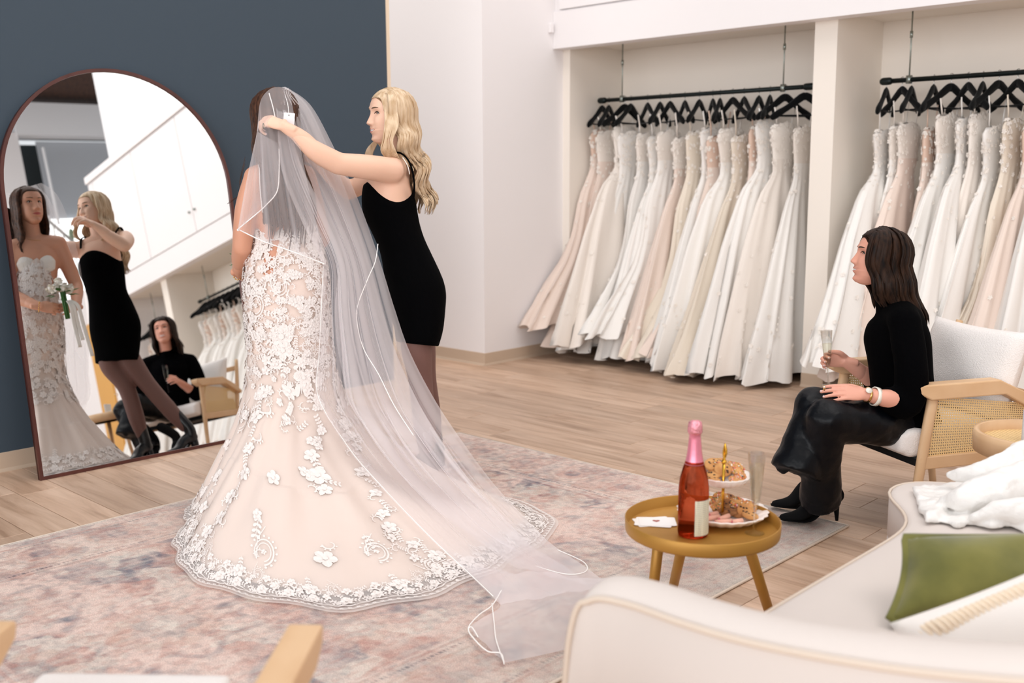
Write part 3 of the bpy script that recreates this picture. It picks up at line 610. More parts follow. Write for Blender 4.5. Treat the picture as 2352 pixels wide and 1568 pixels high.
# ---------------------------------------------------------------- cane side table at the right edge
sc=gz(2352,1008,.50); t=empty('cane_side_table',(sc[0]+.035,sc[1]+.035,0),0,'round cane-topped side table in front of the oak armchair at the right edge','side table')
tx,ty=sc[0]+.035,sc[1]+.035; rr=.205
mesh('rim',lathe([(rr-.012,.452),(rr,.452),(rr+.003,.50),(rr,.522),(rr-.016,.522),(rr-.018,.475),(rr-.02,.452)],64,(tx,ty,0)),m_('oak'),t,smooth=True)
V=[(tx,ty,.488)]+[(tx+(rr-.01)*math.cos(a),ty+(rr-.01)*math.sin(a),.488) for a in np.arange(48)*2*PI/48]
o=mesh('cane_top',(V,[(0,i+1,(i+1)%48+1) for i in range(48)]),m_('cane_dense'),t,smooth=False); uv=o.data.uv_layers.new(name='UVMap')
for l in o.data.loops: q=V[l.vertex_index]; uv.data[l.index].uv=(q[0],q[1])
for k in range(3):
    a=k*2*PI/3+.4; mesh('leg',tube([(tx+.13*math.cos(a),ty+.13*math.sin(a),.455),(tx+.18*math.cos(a),ty+.18*math.sin(a),0)],[.017,.012],n=10),m_('oak'),t)
q=gz(2349,1012,.49)
tag(mesh('card_holder',xf(box(-.004,-.006,.49,.12,.006,.60),t=(q[0],q[1],0),rz=math.atan2(RV[1],RV[0])),mat('pale_acrylic',rgb(206,210,218),.3),smooth=False,bevel=.003),'pale grey upright card holder on the cane side table, cut by the frame','card holder')
# ---------------------------------------------------------------- brass tray table
TH=.455; tc=(gz(1434,1195,TH)+gz(1792,1195,TH))/2; tr=np.linalg.norm(gz(1434,1195,TH)-gz(1792,1195,TH))/2*.985
t=empty('tray_table',(tc[0],tc[1],0),0,'round brass-coloured metal tray table on three legs at the rug edge','side table'); tz=.428
mesh('tray',lathe([(0,tz-.005),(tr-.006,tz-.005),(tr-.001,tz-.002),(tr,tz+.003),(tr+.001,tz+.033),(tr-.0005,tz+.0345),(tr-.002,tz+.033),(tr-.0035,tz+.003),(tr-.006,tz),(0,tz)],96,(tc[0],tc[1],0)),m_('brass_paint'),t)
mesh('under_plate',lathe([(0,tz-.02),(tr*.5,tz-.02),(tr*.5,tz-.005),(0,tz-.005)],32,(tc[0],tc[1],0)),m_('brass_paint'),t)
legpx=[((1518,1250),(1500,1345)),((1560,1262),(1548,1345)),((1740,1248),(1772,1400))]
for (a,b),dirn in zip(legpx,((-.62,-.3),(-.55,.2),(0,0))):
    pass
for a,k in ((1,0),(2,1),(3,2)):
    top_px,bot_px=legpx[k]
    # leg runs from under the tray outward to the floor
    d0=[2.86,2.66,2.86][k]; 
for (ang,) in ((math.atan2(-RV[1],-RV[0])+.12,),(math.atan2(RV[1],RV[0])-.50,),(math.atan2(RV[1],RV[0])+2.25+0,)):
    pass
def leg(tx_,bx_,by_):   # image column at tray underside, foot pixel
    p1=gz(bx_,by_,0.); cdir=unit(np.array([p1[0]-tc[0],p1[1]-tc[1],0])); p0=np.array([tc[0],tc[1],tz-.012])+cdir*tr*.82
    mesh('leg',tube([p0,p1+np.array([0,0,.002])],[.0175,.0145],n=14),m_('brass_paint'),t)
leg(0,1784,1462); leg(0,1486,1478); leg(0,1536,1395)
tz_=tz+.0005
# cards
q=gz(1500,1198,tz_); ca=math.atan2(RV[1],RV[0])
for k,(dx,dy,a) in enumerate([(0,0,.30),(.006,-.006,-.12),(.012,.004,.05)]):
    w,h=.052,.036
    poly=[(-w+.004,-h),(w-.004,-h),(w,-h+.004),(w,h-.004),(w-.004,h),(-w+.004,h),(-w,h-.004),(-w,-h+.004)]
    cc=math.cos(ca+a-.1); sn=math.sin(ca+a-.1)
    o=prism(poly,(q[0]+dx,q[1]+dy,tz_+.0012*k),(cc,sn,0),(-sn,cc,0),(0,0,.0011))
    co_=tag(mesh('card',o,m_('card_white'),smooth=False),['lowest white card of the stack on the brass tray','middle white card of the stack on the brass tray','top white card with a small red heart on the brass tray'][k],'card','cards on the tray')
    if k==2:
        hp=[]
        for tt in np.linspace(0,2*PI,28,endpoint=False): hp.append((.0105*math.sin(tt)**3,.0009*(13*math.cos(tt)-5*math.cos(2*tt)-2*math.cos(3*tt)-math.cos(4*tt))*.75))
        mesh('heart',prism(hp,(q[0]+dx-.004,q[1]+dy,tz_+.0035+.0001),(cc,sn,0),(-sn,cc,0),(0,0,.0003)),m_('heart_red'),co_,smooth=False)
# champagne bottle
q=gz(1591,1228,tz_); bl=empty('champagne_bottle',(q[0],q[1],tz_),0,'bottle of pink sparkling wine with pink foil neck on the brass tray','bottle')
bc=(q[0],q[1],tz_)
mesh('glass',lathe([(0,.012),(.028,.004),(.036,.0),(.040,.003),(.0415,.012),(.0415,.12),(.0405,.14),(.037,.165),(.031,.188),(.0262,.202),(.020,.225),(.0165,.25)],48,bc),m_('rose_glass'),bl)
mesh('foil',lathe([(.0268,.200),(.0245,.208),(.0215,.222),(.0192,.238),(.0176,.255),(.0160,.272),(.0156,.284),(.0182,.286),(.019,.292),(.0185,.308),(.0165,.315),(.010,.319),(0,.320)],48,bc),m_('foil_pink'),bl)
V,Fc=lathe([(.0176,.2855),(.0198,.290),(.0194,.308),(.0174,.3165),(.0106,.3205),(0,.3215)],40,bc); V=noisy(V,260,.0012); mesh('crumpled_foil_cap',(V,Fc),m_('foil_crumple'),bl)
va=math.atan2(-D[1],-D[0]); a0=va-.05; L=[]
an=np.linspace(a0-.02,a0+1.55,20)
R=[[(bc[0]+.0421*math.cos(a),bc[1]+.0421*math.sin(a),bc[2]+z) for a in an] for z in np.linspace(.010,.108,8)]
o=mesh('label',rings(np.array(R),closed=False,cap=False),m_('label_print'),bl)
# flute
def flute(x,y,z,tilt,label,parts=True,fill=.62,s=1.):
    t=empty('champagne_flute',(x,y,z),0,label,'glass')
    pr=[(.0,.001),(.026,.0),(.027,.0015),(.018,.003),(.007,.006),(.0045,.012),(.0042,.06),(.006,.078),(.012,.092),(.0145,.11),(.0195,.17),(.0245,.226),(.0238,.2265),(.0188,.17),(.0136,.11),(.010,.095),(.0035,.084),(0,.082)]
    R=tilt; g=mesh('glass',lathe([(r*s,h*s) for r,h in pr],32),m_('plastic_clear'),t,local=True)
    f=.085+(.226-.085)*fill; rf=np.interp(f,[.085,.095,.11,.17,.226],[.003,.0098,.0134,.0186,.0236])
    c=mesh('champagne',lathe([(0,.0845*s),(.003*s,.086*s),(.0096*s,.0955*s),(.0132*s,.11*s)]+([(.0184*s,.17*s)] if f>.17 else [])+[(rf*.985*s,f*s),(0,f*s)],32),m_('champagne'),t,local=True)
    t.rotation_euler=tilt; return t
q=gz(1733,1224,tz_); flute(q[0],q[1],tz_,(0,0,0),'clear champagne flute, two-thirds full, standing at the front of the tray',s=1.0,fill=.78)
# two tier cake stand
q=gz(1659,1192,tz_); st_=empty('cake_stand',(q[0],q[1],tz_),0,'two-tier white scalloped cookie stand with a gold centre rod','cake stand'); sx_,sy_=q[0],q[1]
zl=tz_+.012; zu=hz(sx_,sy_,1106)
def plate(r,z):
    n=96; P=[(.02,0),(.6*r,.001),(.8*r,.008),(r,.026),(r*1.005,.028),(r*.985,.030),(.78*r,.014),(.6*r,.008),(.0,.007)]
    R=[]
    for k,(a,h) in enumerate(P):
        sc_=1 if .7*r<a else 0; R.append([(sx_+(a+sc_*.010*r*math.cos(24*th)*2)*math.cos(th),sy_+(a+sc_*.010*r*math.cos(24*th)*2)*math.sin(th),z+h) for th in np.arange(n)*2*PI/n])
    return rings(np.array(R))
mesh('lower_plate',plate(.128,zl-.010),m_('porcelain'),st_); mesh('upper_plate',plate(.078,zu-.006),m_('porcelain'),st_)
mesh('foot',lathe([(0,0),(.03,0),(.028,.004),(.01,.005),(0,.005)],24,(sx_,sy_,tz_)),m_('gold_rod'),st_)
mesh('centre_rod',tube([(sx_,sy_,tz_+.004),(sx_,sy_,hz(sx_,sy_,1058))],.0042,n=10),m_('gold_rod'),st_)
zt_=hz(sx_,sy_,1060); zz_=hz(sx_,sy_,1018)
mesh('handle',join(tube([(sx_,sy_,zt_-.004),(sx_,sy_,zt_+.004)],.0065,n=10),tube([(sx_-.003,sy_,zt_),(sx_+.004,sy_+.003,(zt_+zz_)/2),(sx_+.001,sy_+.002,zz_)],[.0035,.0042,.002],n=8,sm=8),tube([(sx_+.003,sy_,zt_),(sx_-.002,sy_,(zt_+zz_)/2),(sx_+.001,sy_+.002,zz_)],[.0035,.003,.002],n=8,sm=8)),m_('gold_rod'),st_,kind='stuff')
# cookies
def cookie(p,r,th,nrm,kind,seed,label,group):
    rr_=random.Random(seed); V,Fc=lathe([(0,0),(.7*r,.0),(.93*r,.18*th),(r,.45*th),(.93*r,.75*th),(.7*r,.95*th),(.35*r,1.08*th),(0,1.1*th)],26)
    V=noisy(V,90,.0018,seed); nz=unit(nrm); ax=unit(np.cross((.3,1,.1),nz)); ay=np.cross(nz,ax); MM=np.array([ax,ay,nz]).T
    V=V@MM.T+np.array(p); o=tag(mesh('cookie',(V,Fc),m_('cookie_dark' if kind=='dark' else 'cookie_dough')),label,'cookie',group)
    def topp(a,b): return np.array(p)+MM@np.array([a,b,1.0*th*(1-.25*(a*a+b*b)/r**2)])
    if kind in('chip','dark'):
        n=rr_.randint(5,7)
        for k in range(n):
            a=rr_.random()*6.28; d=r*.72*math.sqrt(rr_.random()); mesh('chocolate_chip',ball(topp(d*math.cos(a),d*math.sin(a)),(.0038,.003,.003),8,5),m_('chocolate'),o)
    else:
        by={}
        for k in range(120):
            a=rr_.random()*6.28; d=r*.9*math.sqrt(rr_.random()); c=topp(d*math.cos(a),d*math.sin(a)); h=rr_.random()*6.28; dv=(ax*math.cos(h)+ay*math.sin(h))*.0024
            by.setdefault(rr_.randint(0,5),[]).append(tube([c-dv,c+dv],.0011,n=4))
        ms=[m_('sprinkle_%d'%i) for i in range(6)]; parts=[];mi=[]
        for i in by:
            for q_ in by[i]: parts.append(q_); mi+= [i]*len(q_[1])
        mesh('sprinkles',join(*parts),ms,o,midx=mi,kind='stuff')
    return o
k=0; R3=lambda v:np.array([v[0],v[1],v[2]])
def pl(px,py,z): q=gz(px,py,z); return (q[0],q[1],z)
toC=-D; 
up=[(1636,1104,.004,'chip',(.1,.1,1),'plain cookie lying lowest on the upper plate beside the bottle'),(1692,1106,.006,'spr',(.2,-.3,1),'sprinkle cookie at the front of the upper plate'),(1640,1092,.012,'chip',(-.2,-.2,1),'chocolate chip cookie second from the bottom of the upper pile'),(1712,1092,.010,'spr',(.3,-.1,1),'sprinkle cookie near the flute on the upper plate'),
(1640,1076,.022,'chip',(-.1,-.1,1),'pale cookie at the left of the upper pile'),(1694,1078,.024,'spr',(.25,-.75,1),'large tilted sprinkle cookie right of the gold rod on top'),(1660,1080,.026,'chip',(.0,-.9,1),'chocolate chip cookie leaning in front of the gold rod'),(1672,1070,.026,'spr',(-.3,-.3,1),'sprinkle cookie behind the gold rod on the upper plate'),(1634,1066,.034,'chip',(-.2,-.5,1),'chocolate chip cookie at the top left of the upper pile'),(1650,1058,.038,'spr',(.0,-.1,1),'sprinkle cookie topping the upper pile behind the rod')]
for px,py,dz,kd,nn,lb in up:
    q=gz(px,py,zu+dz); v=np.array([q[0]-sx_,q[1]-sy_]); d=np.linalg.norm(v); 
    if d>.058: v*=.058/d
    cam2=unit(np.array([-D[0],-D[1],0])); n3=RV*nn[0]+cam2*(-nn[1])+np.array([0,0,nn[2]]); cookie((sx_+v[0],sy_+v[1],zu+dz),.0245,.009,n3,kd,k+1,lb,'cookies on the upper plate'); k+=1
low=[(1655,1172,.004,'dark','dark chocolate cookie against the bottle on the lower plate'),(1676,1180,.004,'dark','dark chocolate cookie at the centre of the lower plate'),(1700,1182,.004,'dark','chocolate cookie at the right of the dark row on the lower plate'),(1722,1188,.004,'chip','cookie beside the flute stem at the front of the lower plate'),(1672,1164,.014,'dark','dark cookie leaning behind the pink wafers'),
(1648,1160,.016,'spr','sprinkle cookie at the left back of the lower plate'),(1655,1148,.026,'spr','upper left sprinkle cookie of the lower pile'),(1680,1146,.012,'dark','brown cookie at the back of the lower plate'),(1692,1160,.020,'spr','round sprinkle cookie right of the gold rod below'),(1718,1168,.018,'spr','sprinkle cookie leaning behind the flute stem'),(1712,1176,.012,'chip','golden cookie under the leaning sprinkle cookie')]
for px,py,dz,kd,lb in low:
    q=gz(px,py,zl+dz); v=np.array([q[0]-sx_,q[1]-sy_]); d=np.linalg.norm(v)
    if d>.095: v*=.095/d
    cam2=unit(np.array([-D[0],-D[1],0])); tl=.15 if dz<.01 else .7; n3=RV*random.uniform(-.3,.3)+cam2*tl+np.array([0,0,1]); cookie((sx_+v[0],sy_+v[1],zl+dz+.002),.0245,.009,n3,kd,k+30,lb,'cookies on the lower plate'); k+=1
wf=[((1612,1192),(1652,1186),'pink wafer stick, left one of the back row on the lower plate'),((1652,1192),(1674,1184),'pink wafer stick, right one of the back row on the lower plate'),((1643,1199),(1681,1196),'pink wafer stick, left one of the front row on the lower plate'),((1682,1198),(1705,1195),'pink wafer stick, right one of the front row on the lower plate'),((1630,1182),(1648,1178),'short pink wafer stick behind the others beside the bottle')]
for a,b,lb in wf:
    p0=gz(*a,zl+.008); p1=gz(*b,zl+.008); o=tag(mesh('wafer_stick',tube([p0,p1],.0068,n=12),m_('pink_wafer')),lb,'cookie','pink wafer sticks'); dv=unit(p1-p0)
    mesh('cream_filling',tube([p0-dv*.0015,p1+dv*.0015],.0035,n=10),m_('pink_cream'),o)
# ---------------------------------------------------------------- sofa
sf=empty('sofa',(-.8,2.2,0),0,'cream sofa with rounded piped arms filling the lower right foreground','sofa')
# seat block following the front outline, with the bulge at the far end
out=[(-1.10,1.58),(-1.12,2.0),(-1.12,2.70),(-1.135,2.82),(-1.20,2.93),(-1.29,3.02),(-1.33,3.12),(-1.31,3.22),(-1.2,3.3),(-.3,3.34),(-.1,3.2),(-.1,1.6)]
ob=np.array([(x,y,0.) for x,y in out]); 
def slab(poly,levels,n=120):
    P=np.array([(*p,0.) for p in poly]); P=np.vstack([P,P[:1]]); Pd=spline(P,n)[:-1] if False else None
    # resample linearly then smooth the corners a little
    d=np.r_[0,np.cumsum(np.linalg.norm(np.diff(P,axis=0),axis=1))]; t=np.linspace(0,d[-1],n,endpoint=False); Q=np.stack([np.interp(t,d,P[:,k]) for k in range(3)],1)
    for _ in range(3): Q=(np.roll(Q,1,0)+2*Q+np.roll(Q,-1,0))/4
    c=Q.mean(0); R=[]
    for z,ins in levels:
        Tn=np.roll(Q,-1,0)-np.roll(Q,1,0); Nn=np.stack([Tn[:,1],-Tn[:,0],0*Tn[:,0]],1); Nn/=np.linalg.norm(Nn,axis=1)[:,None]+1e-9
        if ((Q-c)*Nn).sum()<0: Nn=-Nn
        q=Q-Nn*ins; q[:,2]=z; R.append(q)
    return Q,rings(np.array(R))
Q,VF=slab(out,[(.12,.02),(.12,0),(.285,0),(.29,.004)]); mesh('base',VF,m_('sofa_cloth'),sf,smooth=False,bevel=.01)
Q,VF=slab(out,[(.29,.01),(.295,0),(.41,0),(.425,.006),(.431,.02),(.433,.08)]); mesh('seat_cushion',VF,m_('sofa_cloth'),sf)
pp=Q.copy(); pp[:,2]=.423; mesh('piping',tube(np.vstack([pp[4:],pp[:4]])*1.0,.0045,n=6),m_('piping'),sf)
# arm and back shell: sections across the wall, height falling to a rounded front
path=[(-1.265,1.525,.30,.30),(-1.262,1.53,.40,.30),(-1.255,1.535,.50,.30),(-1.235,1.54,.575,.30),(-1.19,1.545,.600,.3),(-1.10,1.54,.612,.3),(-.98,1.52,.622,.3),(-.86,1.505,.635,.3),(-.72,1.50,.655,.3),(-.56,1.51,.68,.3),(-.40,1.54,.71,.3),(-.22,1.62,.74,.3),(-.08,1.76,.76,.3),(.0,1.95,.775,.3),(.03,2.3,.78,.3),(.03,2.8,.78,.3),(.02,3.2,.77,.3)]
A_=np.array(path)[:,:3]; A_=np.vstack([A_[:1],spline(A_[1:],70)]); 
T=np.gradient(A_,axis=0); T[:,2]=0; T/=np.linalg.norm(T,axis=1)[:,None]+1e-9
for i in range(len(A_)): 
    if A_[i,0]<-1.2 and i<12: T[i]=unit(np.array([1.,.02,0]))
Nn=np.stack([T[:,1],-T[:,0],0*T[:,0]],1)   # outward (towards the camera)
th=.058; R=[]
for p,nn in zip(A_,Nn):
    top=p[2]; row=[]
    prof=[(th,.10),(th+.006,max(.12,top-.12)),(th,top-.012),(th-.006,top),(th*.45,top+.016),(0,top+.022),(-th*.5,top+.018),(-th,top+.002),(-th-.008,top-.05),(-th-.012,.30),(-th,.12)]
    for a,z in prof: row.append((p[0]+nn[0]*a,p[1]+nn[1]*a,max(.10,z)))
    R.append(row)
# rounded nose at the front end
nose=[]
for k,sc_ in enumerate((.15,.55,.85)):
    f=[.024,.017,.008][k]; nose.append([(p[0]-f,R[0][5][1]+(p[1]-R[0][5][1])*sc_,p[2]) for p in R[0]])
mesh('arm_and_back',rings(np.array(nose+R),closed=True),m_('sofa_cloth'),sf)
pl_=[ (p[0]+nn[0]*(th+.002),p[1]+nn[1]*(th+.002),p[2]-.003) for p,nn in zip(A_,Nn)]
pl_=[(pl_[0][0]-.01,pl_[0][1],.10)]+pl_; mesh('piping',tube(pl_,.0065,n=8),m_('piping'),sf)
for x,y in ((-1.15,1.62),(-1.2,3.15),(-.1,1.75),(-.12,3.1)): mesh('leg',tube([(x,y,.125),(x,y,0)],[.022,.016],n=10),m_('oak'),sf)
# cushions on the sofa
BL=gz(2050,1424,.452); TL=at(2084,1245,float((BL-CAM)@D)+.12); Ur=unit(RV*1.0+D*.10); Uv=unit(TL-BL); w=.50; h=float(np.linalg.norm(TL-BL))*1.05
C=BL+Ur*w/2+Uv*h/2
o,rim=pillow('velvet_cushion',C,Ur,Uv,w,h,.13,m_('velvet_green'),seed=1,puff=.45); tag(o,'olive green velvet cushion with a flanged seam on the sofa','cushion')
mesh('flange',tube(rim+[rim[0]],.0035,.013,n=8,lat=tuple(np.cross(Ur,Uv))),m_('velvet_green'),o)
e0=gz(2050,1432,.50); e1=at(2400,1290,float((gz(2050,1432,.5)-CAM)@D)+.02); Ue=unit(e1-e0); Vd=unit(np.array([0,0,1.])*.9+D*.35); Vd=unit(Vd-Ue*(Vd@Ue)); w=.52; h=.30
C=e0+Ue*w/2-Vd*h/2
o,rim=pillow('cream_cushion',C,Ue,Vd,w,h,.12,m_('cream_cloth'),seed=4,puff=.45); tag(o,'cream cushion with a braided rope trim at the bottom right, before the green one','cushion')
a,b=e0+Ue*.03-Vd*.035,e0+Ue*(w-.01)-Vd*.03; nrm_=unit(np.cross(Ue,Vd)); nrm_=nrm_ if nrm_@D<0 else -nrm_
ts=np.linspace(0,1,220)
for k in range(3):
    P=[a+(b-a)*t_+nrm_*(.034*min(1,8*t_*(1-t_)+.3)+.008*math.sin(2*PI*(13*t_+k/3)))+Vd*.013*math.cos(2*PI*(13*t_+k/3)) for t_ in ts]
    mesh('braid_strand',tube(P,.0060,n=7),m_('braid'),o)
# white jacket thrown over the far end of the seat
jk=[]
def J(px,py,z): q=gz(px,py,z); return q
def slabj(pts,w,th_,lat,sm=14): return rtube(pts,w,th_,n=14,lat=lat,sm=sm)
body=[(2108,1160),(2200,1160),(2300,1150),(2420,1140)]
V=[];nU,nV=34,18
tl,tr2,bl2,br2=(2094,1120),(2440,1075),(2128,1196),(2440,1222)
for j in range(nV+1):
    for i in range(nU+1):
        u,v=i/nU,j/nV; x=(tl[0]*(1-u)+tr2[0]*u)*(1-v)+(bl2[0]*(1-u)+br2[0]*u)*v; y=(tl[1]*(1-u)+tr2[1]*u)*(1-v)+(bl2[1]*(1-u)+br2[1]*u)*v
        zz=.446+.012*math.sin(9*u+2*v)*math.sin(3.1*v)+.018*u*math.sin(PI*v)+ .006*math.sin(23*u+9*v)
        V.append(gz(x,y,zz))
top=list(V); bot=[(p[0],p[1],.4345) for p in V]; nn=(nU+1)*(nV+1); Fc=[]
for j in range(nV):
    for i in range(nU): a=j*(nU+1)+i; Fc+= [(a,a+nU+1,a+nU+2,a+1),(nn+a,nn+a+1,nn+a+nU+2,nn+a+nU+1)]
rimi=[i for i in range(nU+1)]+[j*(nU+1)+nU for j in range(1,nV+1)]+[nV*(nU+1)+i for i in range(nU-1,-1,-1)]+[j*(nU+1) for j in range(nV-1,0,-1)]
for k in range(len(rimi)): a,b=rimi[k],rimi[(k+1)%len(rimi)]; Fc.append((a,nn+a,nn+b,b))
parts=[(top+bot,Fc)]
parts.append(rtube([J(2185,1092,.50),J(2250,1085,.525),J(2330,1060,.55),J(2460,1010,.57)],[.012,.035,.05,.06],[.012,.022,.03,.04],n=14,lat=(0,0,1)))
parts.append(rtube([J(2170,1148,.475),J(2215,1142,.49),J(2300,1120,.51),J(2460,1080,.52)],[.018,.045,.06,.07],[.02,.045,.06,.07],n=14,lat=(0,0,1)))
parts.append(rtube([J(2240,1190,.46),J(2290,1180,.475),J(2360,1175,.485),J(2460,1175,.49)],[.014,.032,.045,.05],[.02,.03,.04,.05],n=14,lat=(0,0,1)))
jm=remesh(parts,.006,2,lambda V:noisy(noisy(noisy(V,9,.012,3),24,.006,8),60,.002,1))
tag(mesh('jacket',jm,m_('jacket_white')),'crumpled white satin jacket thrown over the far end of the sofa','jacket')
# ---------------------------------------------------------------- people
def interp(t,z): t=sorted(t); return np.interp(z,[a for a,b in t],[b for a,b in t])
def head(c,fwd,up,s=1.,smile=.0,gap=.003):
    """returns V,F,matidx (0 skin 1 lips 2 teeth) ; local +x forward, y left, z up"""
    XF=[(.118,.0),(.112,.035),(.10,.052),(.08,.069),(.06,.078),(.04,.082),(.02,.081),(.0,.079),(-.02,.079),(-.045,.082),(-.06,.083),(-.08,.078),(-.1,.077),(-.112,.066),(-.119,.045)]
    XB=[(.118,-.02),(.112,-.05),(.10,-.072),(.08,-.092),(.05,-.105),(.02,-.106),(-.01,-.099),(-.04,-.08),(-.06,-.062),(-.08,-.045),(-.1,-.02),(-.112,.0),(-.119,.02)]
    WW=[(.118,.01),(.112,.036),(.10,.052),(.08,.066),(.05,.075),(.02,.076),(-.01,.073),(-.04,.067),(-.06,.062),(-.08,.054),(-.1,.038),(-.112,.027),(-.119,.014)]
    nz_,na=110,112; zs=.118-(.237)*(np.linspace(0,1,nz_)**1.0); V=np.zeros((nz_,na,3)); th=np.arange(na)*2*PI/na; th=th-.55*np.sin(th)*1.0  # denser in front
    def g(x,m,sg): return np.exp(-.5*((x-m)/sg)**2)
    for i,z in enumerate(zs):
        xf_,xb_,w=interp(XF,z),interp(XB,z),interp(WW,z); xc=(xf_+xb_)/2; a=(xf_-xb_)/2
        cc,sn=np.cos(th),np.sin(th); x=xc+a*np.sign(cc)*np.abs(cc)**.92; y=w*np.sign(sn)*np.abs(sn)**.90
        fr=np.clip(cc*2,0,1)
        nose=interp([(.032,0),(.022,.004),(.008,.0085),(-.008,.0155),(-.020,.0225),(-.027,.0245),(-.033,.020),(-.039,.006),(-.044,0)],z); sy=.0075+.004*g(z,-.026,.012)
        dx=nose*g(y,0,sy)+.008*g(z,-.031,.006)*(g(y,.0135,.005)+g(y,-.0135,.005))
        dx+=-.0125*g(z,.016,.010)*(g(y,.031,.014)+g(y,-.031,.014))+.0045*g(z,.036,.008)*g(np.abs(y),.026,.018)
        dx+=.0055*g(z,-.022,.017)*(g(y,.042,.014)+g(y,-.042,.014))*(1+smile)
        zc=z-smile*9.*np.minimum(y*y,.0009)          # smile lifts the corners
        dx+=.0062*g(zc,-.0545,.0045)*g(y,0,.017)+.0075*g(zc,-.0675,.0052)*g(y,0,.015)-.0065*g(zc,-.0605,.0022)*g(y,0,.020)
        dx+=.0075*g(z,-.101,.011)*g(y,0,.016)-.003*g(z,-.083,.006)*g(y,0,.02)
        V[i,:,0]=x+dx*fr; V[i,:,1]=y; V[i,:,2]=z
    Fc=[];mi=[]
    for i in range(nz_-1):
        for j in range(na):
            k=(j+1)%na; Fc.append((i*na+j,(i+1)*na+j,(i+1)*na+k,i*na+k)); p=(V[i,j]+V[i+1,k])/2; m=0
            if p[0]>.06 and abs(p[1])<.026:
                zc=p[2]-smile*9.*min(p[1]**2,.0009); hw=.0085*(1-(p[1]/.027)**2)
                if abs(zc+.061)<hw: m=1
                if abs(zc+.0605)<gap*(1-(p[1]/.022)**2) and abs(p[1])<.022: m=2
            mi.append(m)
    Fc.append(tuple(range(na))); mi.append(0); Fc.append(tuple((nz_-1)*na+j for j in range(na-1,-1,-1))); mi.append(0)
    fwd=unit(fwd); up=unit(np.array(up)-fwd*(np.array(up)@fwd)); lf=np.cross(up,fwd); MM=np.array([fwd,lf,up]).T*s
    return (V.reshape(-1,3)@MM.T+np.array(c),Fc,mi,MM,V.reshape(-1,3))
def face_parts(root,c,HD_,brow):
    MM,Vl=HD_[3],HD_[4]; Vl=Vl[Vl[:,0]>.03]; tr=lambda p:np.array(c)+MM@np.array(p)
    def sf(y,z,o=0.): i=np.argmin((Vl[:,1]-y)**2+(Vl[:,2]-z)**2); return (Vl[i,0]+o,y,z)
    for sgn in (-1,1):
        e=ball((0,0,0),(.0115,.0135,.0072),16,12); e=(np.array(e[0])@MM.T+tr(sf(sgn*.031,.0145,-.0090)),e[1]); o=mesh('eye',e,m_('eye_white'),root)
        mesh('iris',ball(tr(sf(sgn*.0290,.0142,-.0020)),(.0055,)*3,12,8),m_('iris'),o)
        P=[tr(sf(sgn*y,.0208-45*(y-.031)**2,.0022)) for y in (.018,.025,.031,.037,.045)]
        mesh('eyelash',tube(P,[.0010,.0020,.0022,.0024,.0014],n=6),m_('brow_dark'),root)
        P=[tr(sf(sgn*y,.0345+ .004*math.sin((y-.014)/.034*2.4),.0008)) for y in (.015,.024,.033,.042,.048)]
        mesh('eyebrow',tube(P,[.0016,.0026,.0026,.002,.0008],[.001]*5,n=6,lat=MM[:,2]),m_(brow),root)
def ear(c,MM,sgn):
    tr=lambda p:np.array(c)+MM@np.array(p)
    P=[tr((-.004+.012*math.cos(a),sgn*(.072+.006*math.sin(a)**2),-.002+.026*math.sin(a))) for a in np.linspace(-1.9,2.3,10)]
    return rtube(P,.005,n=8,sm=14)
def hand(wr,dr,nrm,curl,side,thumb=.6,spread=.1,s=1.,thumb_curl=.5,droop=0,el=None):
    """wr wrist, dr direction of fingers, nrm back-of-hand normal; side=+1 thumb on the cross(dr,nrm) side"""
    dr=unit(dr); nrm=unit(np.array(nrm)-dr*(np.array(nrm)@dr)); lt=np.cross(dr,nrm)*side; wr=np.array(wr,float); P=[]
    pal=[rtube([wr-dr*.04*s,wr-dr*.005*s,wr+dr*.03*s,wr+dr*.075*s],[.018*s,.0235*s,.033*s,.037*s],[.013*s,.0165*s,.0145*s,.0115*s],n=16,lat=lt,sm=10)]
    if el is not None: v_=np.array(el)-wr; pal.append(rtube([wr+v_*.5,wr+v_*.34,wr+v_*.17,wr+dr*.012],[.026,.0315,.0290,.0235],[.026,.0305,.0265,.0185],n=16,lat=lt,sm=12))
    L=[(.040,.026,.020),(.045,.029,.021),(.042,.027,.021),(.033,.021,.018)]; rr=[.0082,.0085,.0080,.0070]; tips=[]
    for k in range(4):
        off=(.0275-.0183*k)*s; b=wr+dr*(.078-.004*abs(k-1.2))*s+lt*off; ang=0; c=curl[k] if np.ndim(curl) else curl
        d=unit(dr+lt*spread*(1.2-k)); pts=[b-d*.02*s,b]; a=droop
        for q,ln in enumerate(L[k]):
            a+=c*(.75,1.0,.7)[q]; dd=d*math.cos(a)-nrm*math.sin(a); pts.append(pts[-1]+dd*ln*s)
        r=rr[k]*s; pal.append(rtube(pts,[r*1.1,r*1.12,r,r*.92,r*.78],n=10,sm=18)); tips.append((pts[-1],dd,r))
    b=wr+dr*.018*s+lt*.024*s-nrm*.004*s; d1=unit(dr*.75+lt*.75*(1-.6*thumb)-nrm*(.35+.6*thumb)); d2=unit(d1+dr*.6-lt*thumb_curl*.9-nrm*.1); d3=unit(d2+dr*.2-lt*thumb_curl*.7)
    pts=[b-d1*.01*s,b+d1*.032*s,b+d1*.032*s+d2*.032*s,b+d1*.032*s+d2*.032*s+d3*.024*s]; pal.append(rtube(pts,[.0135*s,.0125*s,.0105*s,.0082*s],n=10,sm=16)); tips.append((pts[-1],d3,.008*s))
    return pal,tips,lt,nrm
def nails(tips,nrm,root):
    for p,d,r in tips[:]:
        n_=unit(nrm-d*(nrm@d)); mesh('nail',ball(p+n_*r*.62-d*r*.1,(r*.62,r*.62,r*.5),8,6),m_('nail'),root)
